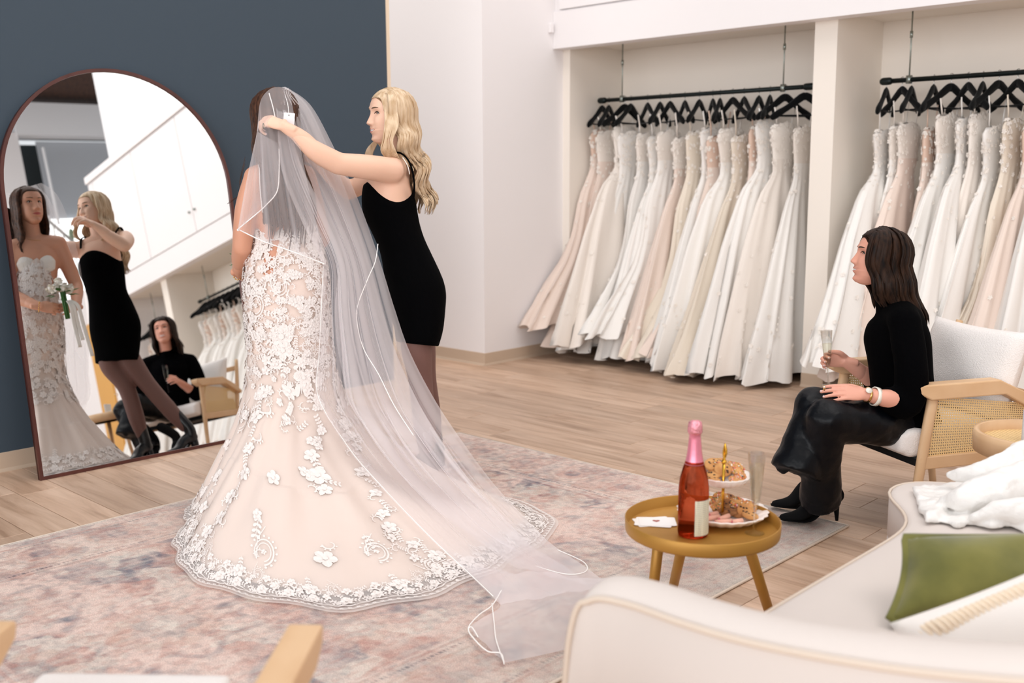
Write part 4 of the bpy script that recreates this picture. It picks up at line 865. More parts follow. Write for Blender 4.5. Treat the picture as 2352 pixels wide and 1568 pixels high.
def make_body(root,parts,handparts,hd,skin,ears=None,vox=.0075):
    V1,F1=remesh(parts,vox,5); VF=(V1,F1); mi=[0]*len(F1)
    for hp in handparts:
        v,f=remesh(hp,.0032,3); VF=join(VF,(v,f)); mi+=[0]*len(f)
    VF=join(VF,(hd[0],hd[1])); mi+=list(hd[2])
    if ears: VF=join(VF,*ears); mi+=[0]*sum(len(e[1]) for e in ears)
    return mesh('body',VF,[m_(skin),m_('lips'),m_('teeth')],root,midx=mi)
def hair_build(root,c,MM,matn,length,wave=0.,nl=60,part=.0,vol=.014,front=.62,back_pull=.03,endw=.7,seed=1,down=(0,0,-1),name='hair',frontlen=None,collapse=.0,width=.012,grp=None,shift=None,mid=None,hang=0):
    """locks from a centre part over the skull and down; c head centre, MM head axes"""
    r=random.Random(seed); fw,lf,up=[unit(MM[:,k]) for k in range(3)]; sc_=np.linalg.norm(MM[:,0]); dn=unit(down); parts=[]; c=np.array(c)
    # scalp shell
    capV=[];
    def skull(az,el,off):
        ce,se=math.cos(el),math.sin(el); x=math.cos(az)*ce; y=math.sin(az)*ce; z=se
        a=(.086 if x>0 else .108); return c+sc_*(fw*(x*a-.006)+lf*y*.078+up*(z*.098+.018))+unit(fw*x+lf*y+up*z)*off
    R=[]
    for i in range(14):
        el=PI/2*.99-i*.135; row=[]
        for j in range(40):
            az=2*PI*j/40; azz=(az+PI)%(2*PI)-PI; e=el
            lim=.62 if abs(azz)<.75 else (.62-1.35*min(1,(abs(azz)-.75)/.5)); e=max(el,lim); row.append(skull(az,e,vol*.55))
        R.append(row)
    parts.append(rings(np.array(R),cap=True))
    for sgn in (-1,1):
        for k in range(nl):
            f=(k+.5)/nl; az0=front+(PI-front)*f**.9; az=sgn*(az0+r.uniform(-.04,.04)); lay_=r.random(); off=vol*(.5+.8*lay_)
            xs=.055-.15*f+r.uniform(-.01,.01)     # where on the parting it starts
            st=c+sc_*(fw*xs+lf*(sgn*.004+part)+up*(.112-6.5*max(0,xs)**2*3-3.2*max(0,-xs-.03)**2*3))+up*off*.6
            pts=[st]
            for e in (1.12,.8,.45,.1,-.2): 
                q=skull(az,e,off); bl=min(1,(1.3-e)/.55); q=q if bl>=1 else st*(1-bl)+q*bl+up*.0; pts.append(q)
            L=length*(.82+.22*r.random()); 
            if frontlen and f<.3: L=frontlen*(.85+.2*r.random())
            p0=pts[-1]; rad=unit((p0-c)-up*((p0-c)@up)); ph=sgn*1.3+az*1.6+r.uniform(-.22,.22); nseg=14; rem=L-.13
            for q in range(1,nseg+1):
                t=q/nseg; w=wave*min(1,t*2.5); a=ph+t*rem*42
                p=p0+dn*rem*t+rad*(.012*t-collapse*t**1.5)-fw*back_pull*t**1.2+rad*w*math.sin(a)+np.cross(rad,dn)*w*.9*math.cos(a)
                if shift is not None: p=p+np.array(shift)*t**1.3
                pts.append(p)
            n_=30; P=spline(pts,n_); wd=width*(.7+.6*r.random()); tt=np.linspace(0,1,n_); ra=wd*np.interp(tt,[0,.15,.6,.9,1],[.5,1,1,endw,.12]); rb=ra*.42
            latv=np.cross(np.gradient(P,axis=0),np.array([unit((p-c)) for p in P]))
            parts.append(tube(P,ra,rb,n=6,lat=latv))
    return mesh(name,join(*parts),m_(matn),root,kind=None)
Z3=np.array([0,0,1.])
def az(deg): return np.array([math.cos(math.radians(deg)),math.sin(math.radians(deg)),0.])
# ================= bride: gown surface first (used by gown, lace and veil)
DB=4.28
rowsG=[(478,592,702,.085),(520,578,722,.10),(560,577,735,.105),(600,567,746,.115),(650,562,753,.13),(700,564,755,.135),(750,568,757,.132),(800,572,762,.128),(850,569,770,.128)]
NU,NVt,NVs=240,46,90
angs=np.arange(NU)/NU*2*PI
Dh=unit(np.array([D[0],D[1],0])); Rh=unit(np.array([RV[0],RV[1],0]))
gr=[]
for q in np.linspace(0,len(rowsG)-1,NVt):
    i=min(int(q),len(rowsG)-2); f=q-i; y,xl,xr,dr_=[a*(1-f)+b*f for a,b in zip(rowsG[i],rowsG[i+1])]
    c=at((xl+xr)/2,y,DB); hw=(xr-xl)/2*DB/F; zt_=c[2]
    row=[]
    for a in angs:
        # slight princess-line shaping; neckline dips at the centre back
        cs,sn=math.cos(a),math.sin(a); p=c+Rh*hw*np.sign(cs)*abs(cs)**.92-Dh*dr_*np.sign(sn)*abs(sn)**.95
        dz=0
        if q<3: dz=(1-q/3)*(-.035*max(0,sn)**2+.055*max(0,-sn))
        row.append((p[0],p[1],p[2]+dz))
    gr.append(row)
gr=np.array(gr); K=gr[-1]; zk=K[:,2].mean(); kc=K.mean(0)
hemp=[(-3.73,2.02),(-3.49,1.83),(-3.2,1.74),(-2.91,1.765),(-2.74,1.85),(-2.6,1.92),(-2.51,2.06),(-2.46,2.20),(-2.49,2.44),(-2.50,2.60),(-2.57,2.93),(-2.84,3.13),(-3.12,3.12),(-3.32,2.90),(-3.58,2.80),(-3.85,2.76),(-4.0,2.62),(-4.05,2.42),(-4.0,2.22),(-3.88,2.09)]
ha=np.array([math.atan2(y-kc[1],x-kc[0]) for x,y in hemp]); hr=np.array([math.hypot(x-kc[0],y-kc[1]) for x,y in hemp])
o_=np.argsort(ha); ha,hr=ha[o_],hr[o_]; ha3=np.r_[ha-2*PI,ha,ha+2*PI]; hr3=np.r_[hr,hr,hr]
ka=np.array([math.atan2(p[1]-kc[1],p[0]-kc[0]) for p in K]); kr=np.array([math.hypot(p[0]-kc[0],p[1]-kc[1]) for p in K])
HR=np.interp(ka,ha3,hr3)
for _ in range(2): HR=(np.roll(HR,1)+2*HR+np.roll(HR,-1))/4
HR=HR*(1+.012*np.sin(ka*23)+.010*np.sin(ka*11+1))
sk=[]
for s in np.linspace(0,1,NVs+1)[1:]:
    p_=1.55+1.25*np.clip((HR-.75)/.5,0,1); r=kr+(HR-kr)*s**1.0
    z=zk*(1-s**(1/p_)); fold=.022*np.sin(ka*13+1.5*np.sin(ka*3))*math.sin(PI*min(1,s*1.15))**.8+.012*np.sin(ka*29+2)*s*(1-s)*3
    z=np.maximum(z,.016+ .010*(1+np.sin(ka*17+8*s))*(1-s)+.0); r=r+fold*(.3+.7*s)*(1-s**4)
    sk.append(np.stack([kc[0]+r*np.cos(ka),kc[1]+r*np.sin(ka),z+fold*.5*(s>.35)*(1-s)],-1))
GG=np.vstack([gr,np.array(sk)]); 
for _ in range(2): GG[NVt-4:NVt+5]=(GG[NVt-5:NVt+4]+2*GG[NVt-4:NVt+5]+GG[NVt-3:NVt+6])/4
NV=len(GG)
def S(u,v):
    u=(u%1)*NU; i=int(u)%NU; f=u-int(u); i2=(i+1)%NU; v=min(max(v,0),1)*(NV-1); j=min(int(v),NV-2); g=v-j
    return (GG[j,i]*(1-f)+GG[j,i2]*f)*(1-g)+(GG[j+1,i]*(1-f)+GG[j+1,i2]*f)*g
def SN(u,v):
    a=S(u+.004,v)-S(u-.004,v); b=S(u,min(v+.012,1))-S(u,max(v-.012,0)); n=unit(np.cross(a,b)); 
    o=S(u,v)-np.array([kc[0],kc[1],0]); o[2]=.3
    if v>.9: o=Z3
    return n if n@o>0 else -n
# screen-space depth of the gown, only to know where cloth lies on cloth
PG=np.array([[(*proj(p),(p-CAM)@D) for p in row] for row in GG])
ZB={}
for j in range(NV-1):
    for i in range(NU):
        for fx,fy in ((0,0),(.5,0),(0,.5),(.5,.5)):
            i2=(i+1)%NU; q=(PG[j,i]*(1-fx)+PG[j,i2]*fx)*(1-fy)+(PG[j+1,i]*(1-fx)+PG[j+1,i2]*fx)*fy; k=(int(q[0]//8),int(q[1]//8))
            if k not in ZB or q[2]<ZB[k][0]: ZB[k]=(q[2],(i+fx)/NU,(j+fy)/(NV-1))
def gdepth(x,y,default=9.):
    b=default; kx,ky=int(x//8),int(y//8)
    for a in (-1,0,1):
        for c in (-1,0,1):
            if (kx+a,ky+c) in ZB: b=min(b,ZB[(kx+a,ky+c)][0])
    return b
def guv(x,y):
    k=(int(x//8),int(y//8)); 
    for r in range(4):
        for a in range(-r,r+1):
            for c in range(-r,r+1):
                if (k[0]+a,k[1]+c) in ZB: return ZB[(k[0]+a,k[1]+c)][1:]
    return None
broot=empty('person',(-3.65,2.45,0),0,'bride seen from behind in a lace mermaid gown and long veil, long brown hair','person')
outer=rings(GG,cap=False)
gown_=mesh('bridal_gown',(lambda VF:(VF[0],VF[1]))(rings(GG[:NVt+80]*1.0,cap=False)),mat('gown_nude_tulle',rgb(234,214,202),.75,bump=(150,.3,.003)),broot)
# lining below the knee ends short of the hem; sheer overlay carries on over it
inner=GG[NVt+20:NVt+82].copy(); inner[:,:,2]-=.006; cin=np.array([kc[0],kc[1],0]); inner[:,:,:2]=cin[:2]+(inner[:,:,:2]-cin[:2])*.985; inner[:,:,2]=np.maximum(inner[:,:,2],.0125)
pass
ov=GG[NVt-6:].copy(); ov[:,:,:2]=cin[:2]+(ov[:,:,:2]-cin[:2])*1.012; ov[:,:,2]+=.004; mesh('tulle_overlay',rings(ov,cap=False),m_('tulle_hem'),gown_)
for k,(sx0,sy0,sx1,sy1) in enumerate([(603,478,596,392),(697,478,694,390)]):
    dd=(4.10,4.22)[k]; mesh('gown_strap',tube([at(sx0,sy0+10,dd),at((sx0+sx1)/2-2,(sy0+sy1)/2,dd-.015),at(sx1,sy1,dd+.015),at(sx1-2,sy1-14,dd+.07)],.0026,n=6,sm=10),m_('lace_white'),gown_)
# --- lace motifs
LV=[];LF=[]
def put(pts,faces,u0,v0,rot,h,hc=None,sc=1.):
    Pu=np.linalg.norm(S(u0+.004,v0)-S(u0-.004,v0))/.008; Pv=np.linalg.norm(S(u0,min(v0+.01,1))-S(u0,max(v0-.01,0)))/(min(v0+.01,1)-max(v0-.01,0)); n_=SN(u0,v0)
    c,s_=math.cos(rot),math.sin(rot); b=len(LV)
    for k,(x,y) in enumerate(pts):
        x,y=sc*(x*c-y*s_),sc*(x*s_+y*c); u,v=u0+x/Pu,v0+y/Pv; v=min(v,1.0); hh=h*(hc[k] if hc else 1); p=S(u,v)+n_*(hh+.0065); p[2]=max(p[2],.020+.5*hh); LV.append(tuple(p))
    for f in faces: LF.append(tuple(i+b for i in f))
def petalp(cx,cy,a,L,w):
    d=(math.cos(a),math.sin(a)); e=(-d[1],d[0]); P=[(cx,cy)]
    for t_,ww in ((.35,.75),(.7,1.),(.95,.6),(1.05,0),(.95,-.6),(.7,-1.),(.35,-.75)): P.append((cx+d[0]*L*t_+e[0]*w*ww,cy+d[1]*L*t_+e[1]*w*ww))
    return P
def flower(u,v,rot,r,n=5):
    for k in range(n):
        P=petalp(0,0,k*2*PI/n,r,r*.42); put(P,[(0,1,2,3),(0,3,4,5),(0,5,6,7)],u,v,rot,.0035,[.6,1,1.3,1.1,.5,1.1,1.3,1])
    P=[(.26*r*math.cos(a),.26*r*math.sin(a)) for a in np.arange(6)*PI/3]; put(P,[(0,1,2,3),(0,3,4,5)],u,v,rot,.0065)
def ribbonp(u,v,rot,pts,w,h=.0028):
    P=[];n=len(pts)
    for i,(x,y) in enumerate(pts):
        a=pts[min(i+1,n-1)]; b=pts[max(i-1,0)]; t=unit((a[0]-b[0],a[1]-b[1])); ww=w*(1-.55*i/n) if np.ndim(w)==0 else w[i]; P+= [(x-t[1]*ww,y+t[0]*ww),(x+t[1]*ww,y-t[0]*ww)]
    put(P,[(2*i,2*i+1,2*i+3,2*i+2) for i in range(n-1)],u,v,rot,h)
def scroll(u,v,rot,s,flip=1):
    pts=[]
    for t in np.linspace(0,1,13): a=t*4.4; rr=s*(1-.72*t); pts.append((flip*rr*math.cos(a)-flip*s,rr*math.sin(a)+0))
    ribbonp(u,v,rot,pts,s*.13)
    for k in range(5):
        a=.3+k*.55; rr=s*(1-.08*k)
        P=petalp(flip*rr*math.cos(a)-flip*s,rr*math.sin(a),(a if flip>0 else PI-a),s*.32,s*.12); put(P,[(0,1,2,3),(0,3,4,5),(0,5,6,7)],u,v,rot,.003)
def sprig(u,v,rot,s):
    ribbonp(u,v,rot,[(0,t*s) for t in np.linspace(-1,1,5)],s*.05)
    for k in range(4):
        y=-.8+k*.5
        for sg in (-1,1): P=petalp(0,y*s,PI/2-sg*.85,s*.5,s*.15); put(P,[(0,1,2,3),(0,3,4,5),(0,5,6,7)],u,v,rot,.003)
def paisley(u,v,rot,s,flip=1):
    o=[]
    for t in np.linspace(0,1,18): a=-PI/2+t*2*PI*.86; rr=s*(1-.12*t); o.append((flip*rr*.75*math.cos(a),rr*math.sin(a)*1.0))
    o+=[(flip*-s*.5,s*.9),(flip*-s*.15,s*1.5),(flip*.1*s,s*1.9)]
    ribbonp(u,v,rot,o,s*.07); ribbonp(u,v,rot,[(x*.72,y*.72) for x,y in o[:18]],s*.05)
    for t in np.linspace(.02,.82,11): a=-PI/2+t*2*PI*.86; P=petalp(flip*s*.82*math.cos(a),s*1.06*math.sin(a),math.atan2(math.sin(a),flip*math.cos(a)),s*.2,s*.1); put(P,[(0,1,2,3),(0,3,4,5),(0,5,6,7)],u,v,rot,.003)
    scroll(u,v,rot+.6,s*.42,flip); flower(u,v,rot,s*.2)
rl=random.Random(5)
vk=(NVt-1)/(NV-1)
def scatter(n,v0,v1,smin,smax,filt=None):
    for _ in range(n):
        u=rl.random(); v=v0+(v1-v0)*rl.random(); s=rl.uniform(smin,smax)
        if filt and not filt(u,v): continue
        k=rl.random(); ro=rl.uniform(0,6.28)
        if k<.38: flower(u,v,ro,s*.8,rl.choice([5,6]))
        elif k<.68: scroll(u,v,ro,s*.9,rl.choice([-1,1]))
        elif k<.9: sprig(u,v,ro,s*1.1)
        else: paisley(u,v,ro,s*.9,rl.choice([-1,1]))
front=lambda u,v: True
scatter(1150,.01,vk*.80,.013,.026); scatter(330,vk*.72,vk*1.06,.014,.028); scatter(110,vk*1.02,vk*1.28,.015,.028)
# trails running down the skirt, placed where the photo shows them
def trail(pts,n,s=.03):
    P=spline([(a,b,0) for a,b in pts],n)
    for i,q in enumerate(P):
        uv=guv(q[0],q[1])
        if uv is None: continue
        k=i%4; ro=rl.uniform(-.6,.6)
        (flower if k==0 else scroll if k==1 else sprig if k==2 else scroll)(uv[0],uv[1],ro+ (PI if k==1 else 0),s*rl.uniform(.8,1.15))
trail([(605,900),(590,960),(572,1030),(560,1090),(530,1150),(505,1200),(470,1225)],26); trail([(520,1020),(500,1090),(470,1150),(440,1210)],12,.026)
trail([(668,900),(664,940),(660,965)],5,.026); trail([(770,870),(785,930),(800,980),(822,1040),(845,1100),(880,1150),(880,1210),(930,1265),(985,1300),(1040,1330)],40,.028)
trail([(890,1215),(940,1250),(990,1270),(1050,1300)],12); trail([(700,870),(716,900),(722,915)],4)
for x,y,f_,s,ro in [(626,1096,0,.034,0),(712,1045,0,.03,.4),(722,1062,2,.04,.2),(730,1095,0,.045,.3),(760,1105,2,.034,1.2),(700,1085,0,.028,1.),(748,1125,0,.03,.8),(725,1135,3,.026,2),(606,1268,1,.062,PI+.2),(598,1210,2,.05,.1),(590,1180,0,.024,0),(865,1270,1,.055,PI-.2),(850,1240,2,.04,.2),(745,1285,0,.045,.4),(742,1252,3,.032,0),(1000,1300,1,.05,PI+1.),(555,960,1,.045,PI),(590,700,1,.045,2.9),(640,650,1,.05,.3),(700,740,3,.05,1.),(640,770,0,.05,.5),(650,800,0,.04,1.5),(690,840,2,.06,0),(730,850,1,.04,PI)]:
    uv=guv(x,y)
    if uv is None: continue
    [flower,paisley,sprig,scroll][f_](uv[0],uv[1],ro,s)
# deep scalloped lace border at the hem
u=0.;k=0
while u<1:
    Pu=np.linalg.norm(S(u+.002,.97)-S(u-.002,.97))/.004; du=.105/Pu; Pv=np.linalg.norm(S(u,.99)-S(u,.95))/.04; hv=lambda m_: 1-m_/Pv
    for kk in range(4): # scallops
        uu=u+du*(kk+.5)/4; rr=.0175; ribbonp(uu,hv(.012),0,[(rr*math.cos(a),rr*.8*math.sin(a)) for a in np.linspace(-.2,PI+.2,7)],.0028); ribbonp(uu,hv(.012),0,[(rr*.6*math.cos(a),rr*.5*math.sin(a)) for a in np.linspace(0,PI,6)],.002)
    ribbonp(u+du/2,hv(.030),0,[(x,.003*math.sin(x*120)) for x in np.linspace(-.055,.055,12)],.0035)
    ribbonp(u+du/2,hv(.040),0,[(x,.006*math.sin(x*60+1)) for x in np.linspace(-.055,.055,12)],.0022)
    flower(u+du*.25,hv(.062),rl.random()*3,.022,6); scroll(u+du*.62,hv(.062),.3,.024,1); scroll(u+du*.75,hv(.055),2.8,.021,-1); sprig(u+du*.05,hv(.065),1.3,.024); sprig(u+du*.5,hv(.05),-1.3,.022)
    flower(u+du*.15,hv(.115),.2,.017,5); scroll(u+du*.9,hv(.118),2.2,.019,-1); sprig(u+du*.65,hv(.11),2.,.02); flower(u+du*.8,hv(.085),.2,.016,5); sprig(u+du*.35,hv(.088),.8,.02); scroll(u+du*.1,hv(.09),1.4,.018,1)
    if k%3==0: paisley(u+du*.5,hv(.125),PI+.3,.030,1 if k%2 else -1)
    if k%3==1: flower(u+du*.4,hv(.105),0,.028); sprig(u+du*.4,hv(.14),.2,.03)
    if k%3==2: scroll(u+du*.4,hv(.10),2.,.03,-1); flower(u+du*.8,hv(.09),.4,.018)
    u+=du;k+=1
mesh('lace_applique',(LV,LF),m_('lace_white'),gown_,kind='stuff',smooth=False)
# ================= bride body
def shoulders(nb,ls,rs,chest,cw=.125,dp=.075,lat=None):
    return [rtube([ls,nb*.5+(ls+rs)*.25-Z3*.0,rs],[.046,.058,.046],n=14,sm=12)]
hc_b=at(629,272,DB); fw_b=az(172)-Z3*.10; HD=head(hc_b,fw_b,Z3,.97,.15,.0006)
lsB,rsB=at(588,408,4.18),at(700,405,4.40)
lfB=unit(lsB-rsB); nbB=at(644,375,4.28); parts=[]
parts.append(tube([at(658,640,DB),at(657,565,DB),at(650,500,DB),at(645,440,4.28),at(645,405,4.28)],[.135,.118,.130,.150,.130],[.09,.075,.085,.088,.07],n=24,lat=lfB,sm=18))
parts.append(rtube([lsB,nbB-Z3*.045,rsB],[.050,.062,.050],[.05,.058,.05],n=16,sm=14)); parts.append(rtube([at(645,400,4.28),nbB+Z3*.0,hc_b-Z3*.06+unit(fw_b)*.0-unit(fw_b)*.025],[.062,.050,.050],n=16,sm=10))
elB=at(556,568,4.20); wrB=np.array([-3.87,2.385,1.0]); parts.append(rtube([lsB,at(566,480,4.17),elB],[.048,.046,.040],n=14)); parts.append(rtube([elB,elB*.5+wrB*.5,wrB],[.040,.0365,.014],n=14))
elR=at(738,548,4.48); wrR=np.array([-3.86,2.60,.98]); parts.append(rtube([rsB,at(722,480,4.44),elR],[.048,.045,.039],n=14)); parts.append(rtube([elR,elR*.5+wrR*.5,wrR],[.039,.036,.014],n=14))
BQ=np.array([-3.955,2.50,1.06])
h1,t1,_,n1=hand(wrB,unit(np.array([-.35,.93,-.25])),unit(np.array([-.9,-.35,.1])),[1.0]*4,1,thumb=.7,s=.92,el=elB); h2,t2,_,n2=hand(wrR,unit(np.array([-.45,-.88,-.05])),unit(np.array([-.9,.4,.1])),[1.0]*4,-1,thumb=.7,s=.92,el=elR)
make_body(broot,parts,[h1,h2],HD,'skin_bride'); face_parts(broot,hc_b,HD,'brow_brown'); nails(t1,n1,broot); nails(t2,n2,broot)
hb=hair_build(broot,hc_b,HD[3],'hair_brown',.80,wave=.009,nl=80,front=1.15,vol=.014,back_pull=.075,seed=3,collapse=.012,width=.013,frontlen=.60); hb['kind']='stuff'
rh=random.Random(8); bl_=[]
for k in range(46):
    u=(k%23)/22; x0=592+u*84; x1=604+u*118; e=548+22*math.sin(u*PI)+rh.uniform(-55,14); dd=4.15-.006*(k>22); w_=rh.uniform(-3,3)
    bl_.append([at(x0+4,262,4.16),at(x0,310,dd),at(x0*.6+x1*.4+w_,380,dd-.012),at(x1-3+w_,450,dd-.005),at(x1+3,510,dd+.002),at(x1-2+w_,e,dd+.01)])
mesh('hair_length',join(*[tube(spline(q,22),list(np.interp(np.linspace(0,1,22),[0,.15,.7,1],[.004,.009,.008,.001])),list(np.interp(np.linspace(0,1,22),[0,.15,.7,1],[.003,.005,.004,.001])),n=6) for q in bl_]),m_('hair_brown'),hb,kind='stuff')
# loose strand and necklace, bracelet
mesh('hair_wisp',join(*[tube(spline([at(563,360+8*k,4.2),at(550,420+4*k,4.16),at(556,440,4.16),at(540-4*k,455+4*k,4.15),at(526-2*k,462+3*k,4.14)],14),.0008,n=5) for k in range(3)]),m_('hair_brown'),broot,kind='stuff')
mesh('bracelet',join(*[ball(wrB+unit(np.cross((-.35,.93,-.25),(math.cos(a),.2,math.sin(a))))*.028,.004,8,6) for a in np.arange(14)*2*PI/14]),m_('gold'),broot,kind='stuff')
mesh('necklace',tube([nbB+np.array([math.cos(a)*.062,math.sin(a)*.062,-.0+.035*math.cos(a-math.radians(172))*-1]) for a in np.linspace(0,2*PI,30)],.0011,n=5),m_('gold'),broot)
# sweetheart front of the gown: two cups
fwh=az(188)
for sg in (-1,1):
    cc=at(648,462,DB)+fwh*.066+np.array([-fwh[1],fwh[0],0])*.052*sg; mesh('bodice_cup',rtube([cc-Z3*.05,cc+Z3*.0,cc+Z3*.045+np.array([-fwh[1],fwh[0],0])*.012*sg],[.050,.056,.022],[.026,.030,.010],n=18,lat=(-fwh[1],fwh[0],0)),m_('lace_ivory'),gown_)
# bouquet held in front
bq=empty('bouquet',tuple(BQ-Z3*.16),0,'white flower bouquet with leaves and ribbons held by the bride, seen in the mirror','bouquet'); rb=random.Random(2)
for k in range(9):
    a=k*2.4; r_=.03+.012*(k%3); c=BQ+np.array([math.cos(a)*r_*1.15,math.sin(a)*r_*1.15,.035*rb.random()])+ (Z3*.03 if k==0 else 0)
    parts_=[]
    for q in range(22):
        d=unit(rb_v:=np.array([rb.gauss(0,1),rb.gauss(0,1),abs(rb.gauss(0,1))])) if False else unit(np.array([rb.gauss(0,1),rb.gauss(0,1),rb.gauss(.4,1)])); e=unit(np.cross(d,(.3,.2,1))); f_=np.cross(d,e); P0=c+d*.016
        parts_.append(([P0-e*.012,P0+d*.010-e*.006+f_*.010,P0+d*.013+e*.006+f_*.008,P0+e*.012,P0+d*.004-f_*.012],[(0,1,2,3),(0,3,4)]))
    parts_.append(ball(c,.019,10,8)); mesh('bloom',join(*parts_),m_('petal'),bq,kind='stuff')
for k in range(9):
    a=k*.7+.3; d=np.array([math.cos(a),math.sin(a),-.25+.25*(k%3)]); d=unit(d); e=unit(np.cross(d,Z3)); b=BQ+d*.045-Z3*.012
    V=[b,b+d*.022+e*.015,b+d*.042+e*.012,b+d*.055,b+d*.042-e*.012,b+d*.022-e*.015,b+d*.028+Z3*.006]; mesh('leaf',(V,[(0,1,6),(1,2,6),(2,3,6),(3,4,6),(4,5,6),(5,0,6)]),m_('leaf'),bq,smooth=False)
mesh('stems',join(*[tube([BQ+np.array([.012*math.cos(a),.012*math.sin(a),0]),BQ+np.array([.010*math.cos(a),.010*math.sin(a),-.16])],.004,n=6) for a in np.arange(7)*.9]),m_('leaf'),bq,kind='stuff')
for k,(dx,L) in enumerate([(.006,.28),(.026,.34),(.014,.24)]):
    P=spline([BQ+np.array([-.03,dx,-.06]),BQ+np.array([-.05,dx*2,-.10]),BQ+np.array([-.04,dx*2.5,-.2]),BQ+np.array([-.05,dx*3,-.06-L])],16); mesh('ribbon',tube(P,.011,.0012,n=6,lat=(0,1,0)),m_('ribbon'),bq)
# ================= veil
veil=mesh('veil',([(0,0,0)],[]),m_('tulle_veil'),broot) if False else None
def sheet(name,Lc,Rc,nu,nv,bulge,pleat,m,parent,clampgown=True,seed=0,floorz=.024,thru=.018,push=-1):
    r=random.Random(seed); Lc=spline(Lc,nv); Rc=spline(Rc,nv); ks=[(r.uniform(a,b),r.random()*6.28,c) for a,b,c in pleat[0]]; G_=np.zeros((nv,nu,3))
    for j in range(nv):
        v=j/(nv-1); A=np.interp(v,[p[0] for p in pleat[1]],[p[1] for p in pleat[1]]); bl=np.interp(v,[p[0] for p in bulge],[p[1] for p in bulge])
        for i in range(nu):
            u=i/(nu-1); w=sum(c*math.sin(k*u+ph+1.2*math.sin(2.2*v+ph)) for k,ph,c in ks); p=Lc[j]*(1-u)+Rc[j]*u; p=p-Dh*(bl*math.sin(PI*u)+A*w*math.sin(PI*min(max(u,.02),.98))**.3)
            if clampgown:
                x,y=proj(p); d=(p-CAM)@D; g=gdepth(x,y)
                if d>g-thru: p=CAM+(p-CAM)*((g-thru)/d)
            if p[2]<floorz: p[2]=floorz+.006*(w+1)*A*10
            G_[j,i]=p
    if clampgown:
        for _ in range(2): G_[1:-1,1:-1]=(G_[1:-1,1:-1]*2+G_[:-2,1:-1]+G_[2:,1:-1]+G_[1:-1,:-2]+G_[1:-1,2:])/6
    V=G_.reshape(-1,3); Fc=[(j*nu+i,j*nu+i+1,(j+1)*nu+i+1,(j+1)*nu+i) for j in range(nv-1) for i in range(nu-1)]
    return mesh(name,(V,Fc),m,parent),G_
def gd(x,y,dz=.03): return at(x,y,min(gdepth(x,y,4.1)-dz,4.12))
Lb=[at(633,203,4.22),at(638,300,4.10),at(650,400,4.08),at(700,520,4.08),at(742,606,4.06),gd(738,700),gd(735,790),gd(728,900),gd(765,970),gd(815,1045),gd(890,1130),gd(985,1230),gd(1080,1320),gz(1150,1388,.03)]
Rb=[at(655,199,4.30),at(712,240,4.33),at(762,330,4.36),at(818,450,4.38),at(868,590,4.37),at(905,710,4.36),at(940,810,4.34),at(1000,925,4.28),gz(1070,1030,.32),gz(1130,1110,.17),gz(1190,1175,.07),gz(1265,1250,.03),gz(1340,1300,.025),gz(1400,1345,.025)]
pb=([(14,18,1.),(30,38,.55),(60,75,.28)],[(0,.004),(.1,.012),(.35,.040),(.6,.055),(.8,.035),(1,.008)])
veil,GB=sheet('veil',Lb,Rb,200,110,[(0,0),(.15,.06),(.4,.10),(.65,.06),(.85,.0),(1,0)],pb,m_('tulle_veil'),broot,seed=3)
# second, deeper layer of the same veil
Lb2=[at(636,203,4.26),at(655,300,4.2),at(690,400,4.18),at(745,520,4.2),at(775,606,4.2),gd(770,700),gd(775,790),gd(800,900),gd(845,985),gd(900,1060),gd(960,1130),gd(1030,1190),gz(1100,1240,.05),gz(1180,1300,.03)]
Rb2=[at(657,200,4.34),at(705,240,4.4),at(750,330,4.44),at(800,450,4.46),at(845,590,4.46),at(880,710,4.45),at(912,810,4.42),at(965,925,4.36),gz(1030,1030,.36),gz(1090,1110,.2),gz(1150,1175,.09),gz(1220,1250,.03),gz(1300,1300,.025),gz(1350,1345,.022)]
sheet('veil_layer',Lb2,Rb2,150,90,[(0,0),(.2,.03),(.5,.03),(1,0)],([(10,15,1.),(26,34,.6)],[(0,.003),(.3,.03),(.6,.045),(1,.008)]),m_('tulle_veil'),veil,seed=9)
def trim(P,n=60,r=.0024): return mesh('veil_trim',tube(spline(P,n),r,n=6),m_('veil_trim'),veil)
trim(GB[34:,2][::6],90,.0016)
# faint loop line of the trim on the right of the fall
trim([at(868,560,4.24),at(862,600,4.2),at(845,640,4.18),at(822,700,4.16),at(820,740,4.16),at(835,800,4.13),at(870,860,4.1),at(905,930,4.05),at(950,1000,3.98)],60,.0018)
# short layer lifted by the stylist
HP=at(592,303,4.03)
A1L=[HP,at(580,350,4.03),at(566,420,4.05),at(556,480,4.06),at(548,527,4.06)]
T2=[at(618,214,4.16),at(630,260,4.15),at(640,330,4.14),at(641,395,4.09),at(636,440,4.07),at(612,470,4.06),at(588,492,4.05),at(548,525,4.05)]
sheet('veil_layer',A1L,T2[2:],40,40,[(0,0),(.5,.01),(1,0)],([(6,9,1.)],[(0,.002),(.6,.008),(1,.001)]),m_('tulle_veil'),veil,clampgown=False,seed=4)
top=[at(594,292,4.05),at(594,255,4.08),at(603,222,4.09),at(628,201,4.135),at(664,202,4.15)]; bot=[at(548,527,4.06),at(600,552,4.04),at(650,570,4.02),at(700,588,4.02),at(745,606,4.04)]
tp,bt_=spline(top,60),spline(bot,60); G2=[]
for j in range(50):
    v=j/49; row=[]
    for i in range(60):
        u=i/59; p=tp[i]*(1-v)+bt_[i]*v; 
        if i==0 or True: p=p+ (HP-tp[0])*0
        sw=math.sin(PI*v); p=p-Dh*(.02*sw+.012*v*math.sin(16*u+1.5*v)+.006*math.sin(37*u)*min(1,v*2)); row.append(p)
    G2.append(row)
mesh('veil_layer',rings(np.array(G2),closed=False,cap=False),m_('tulle_veil'),veil)
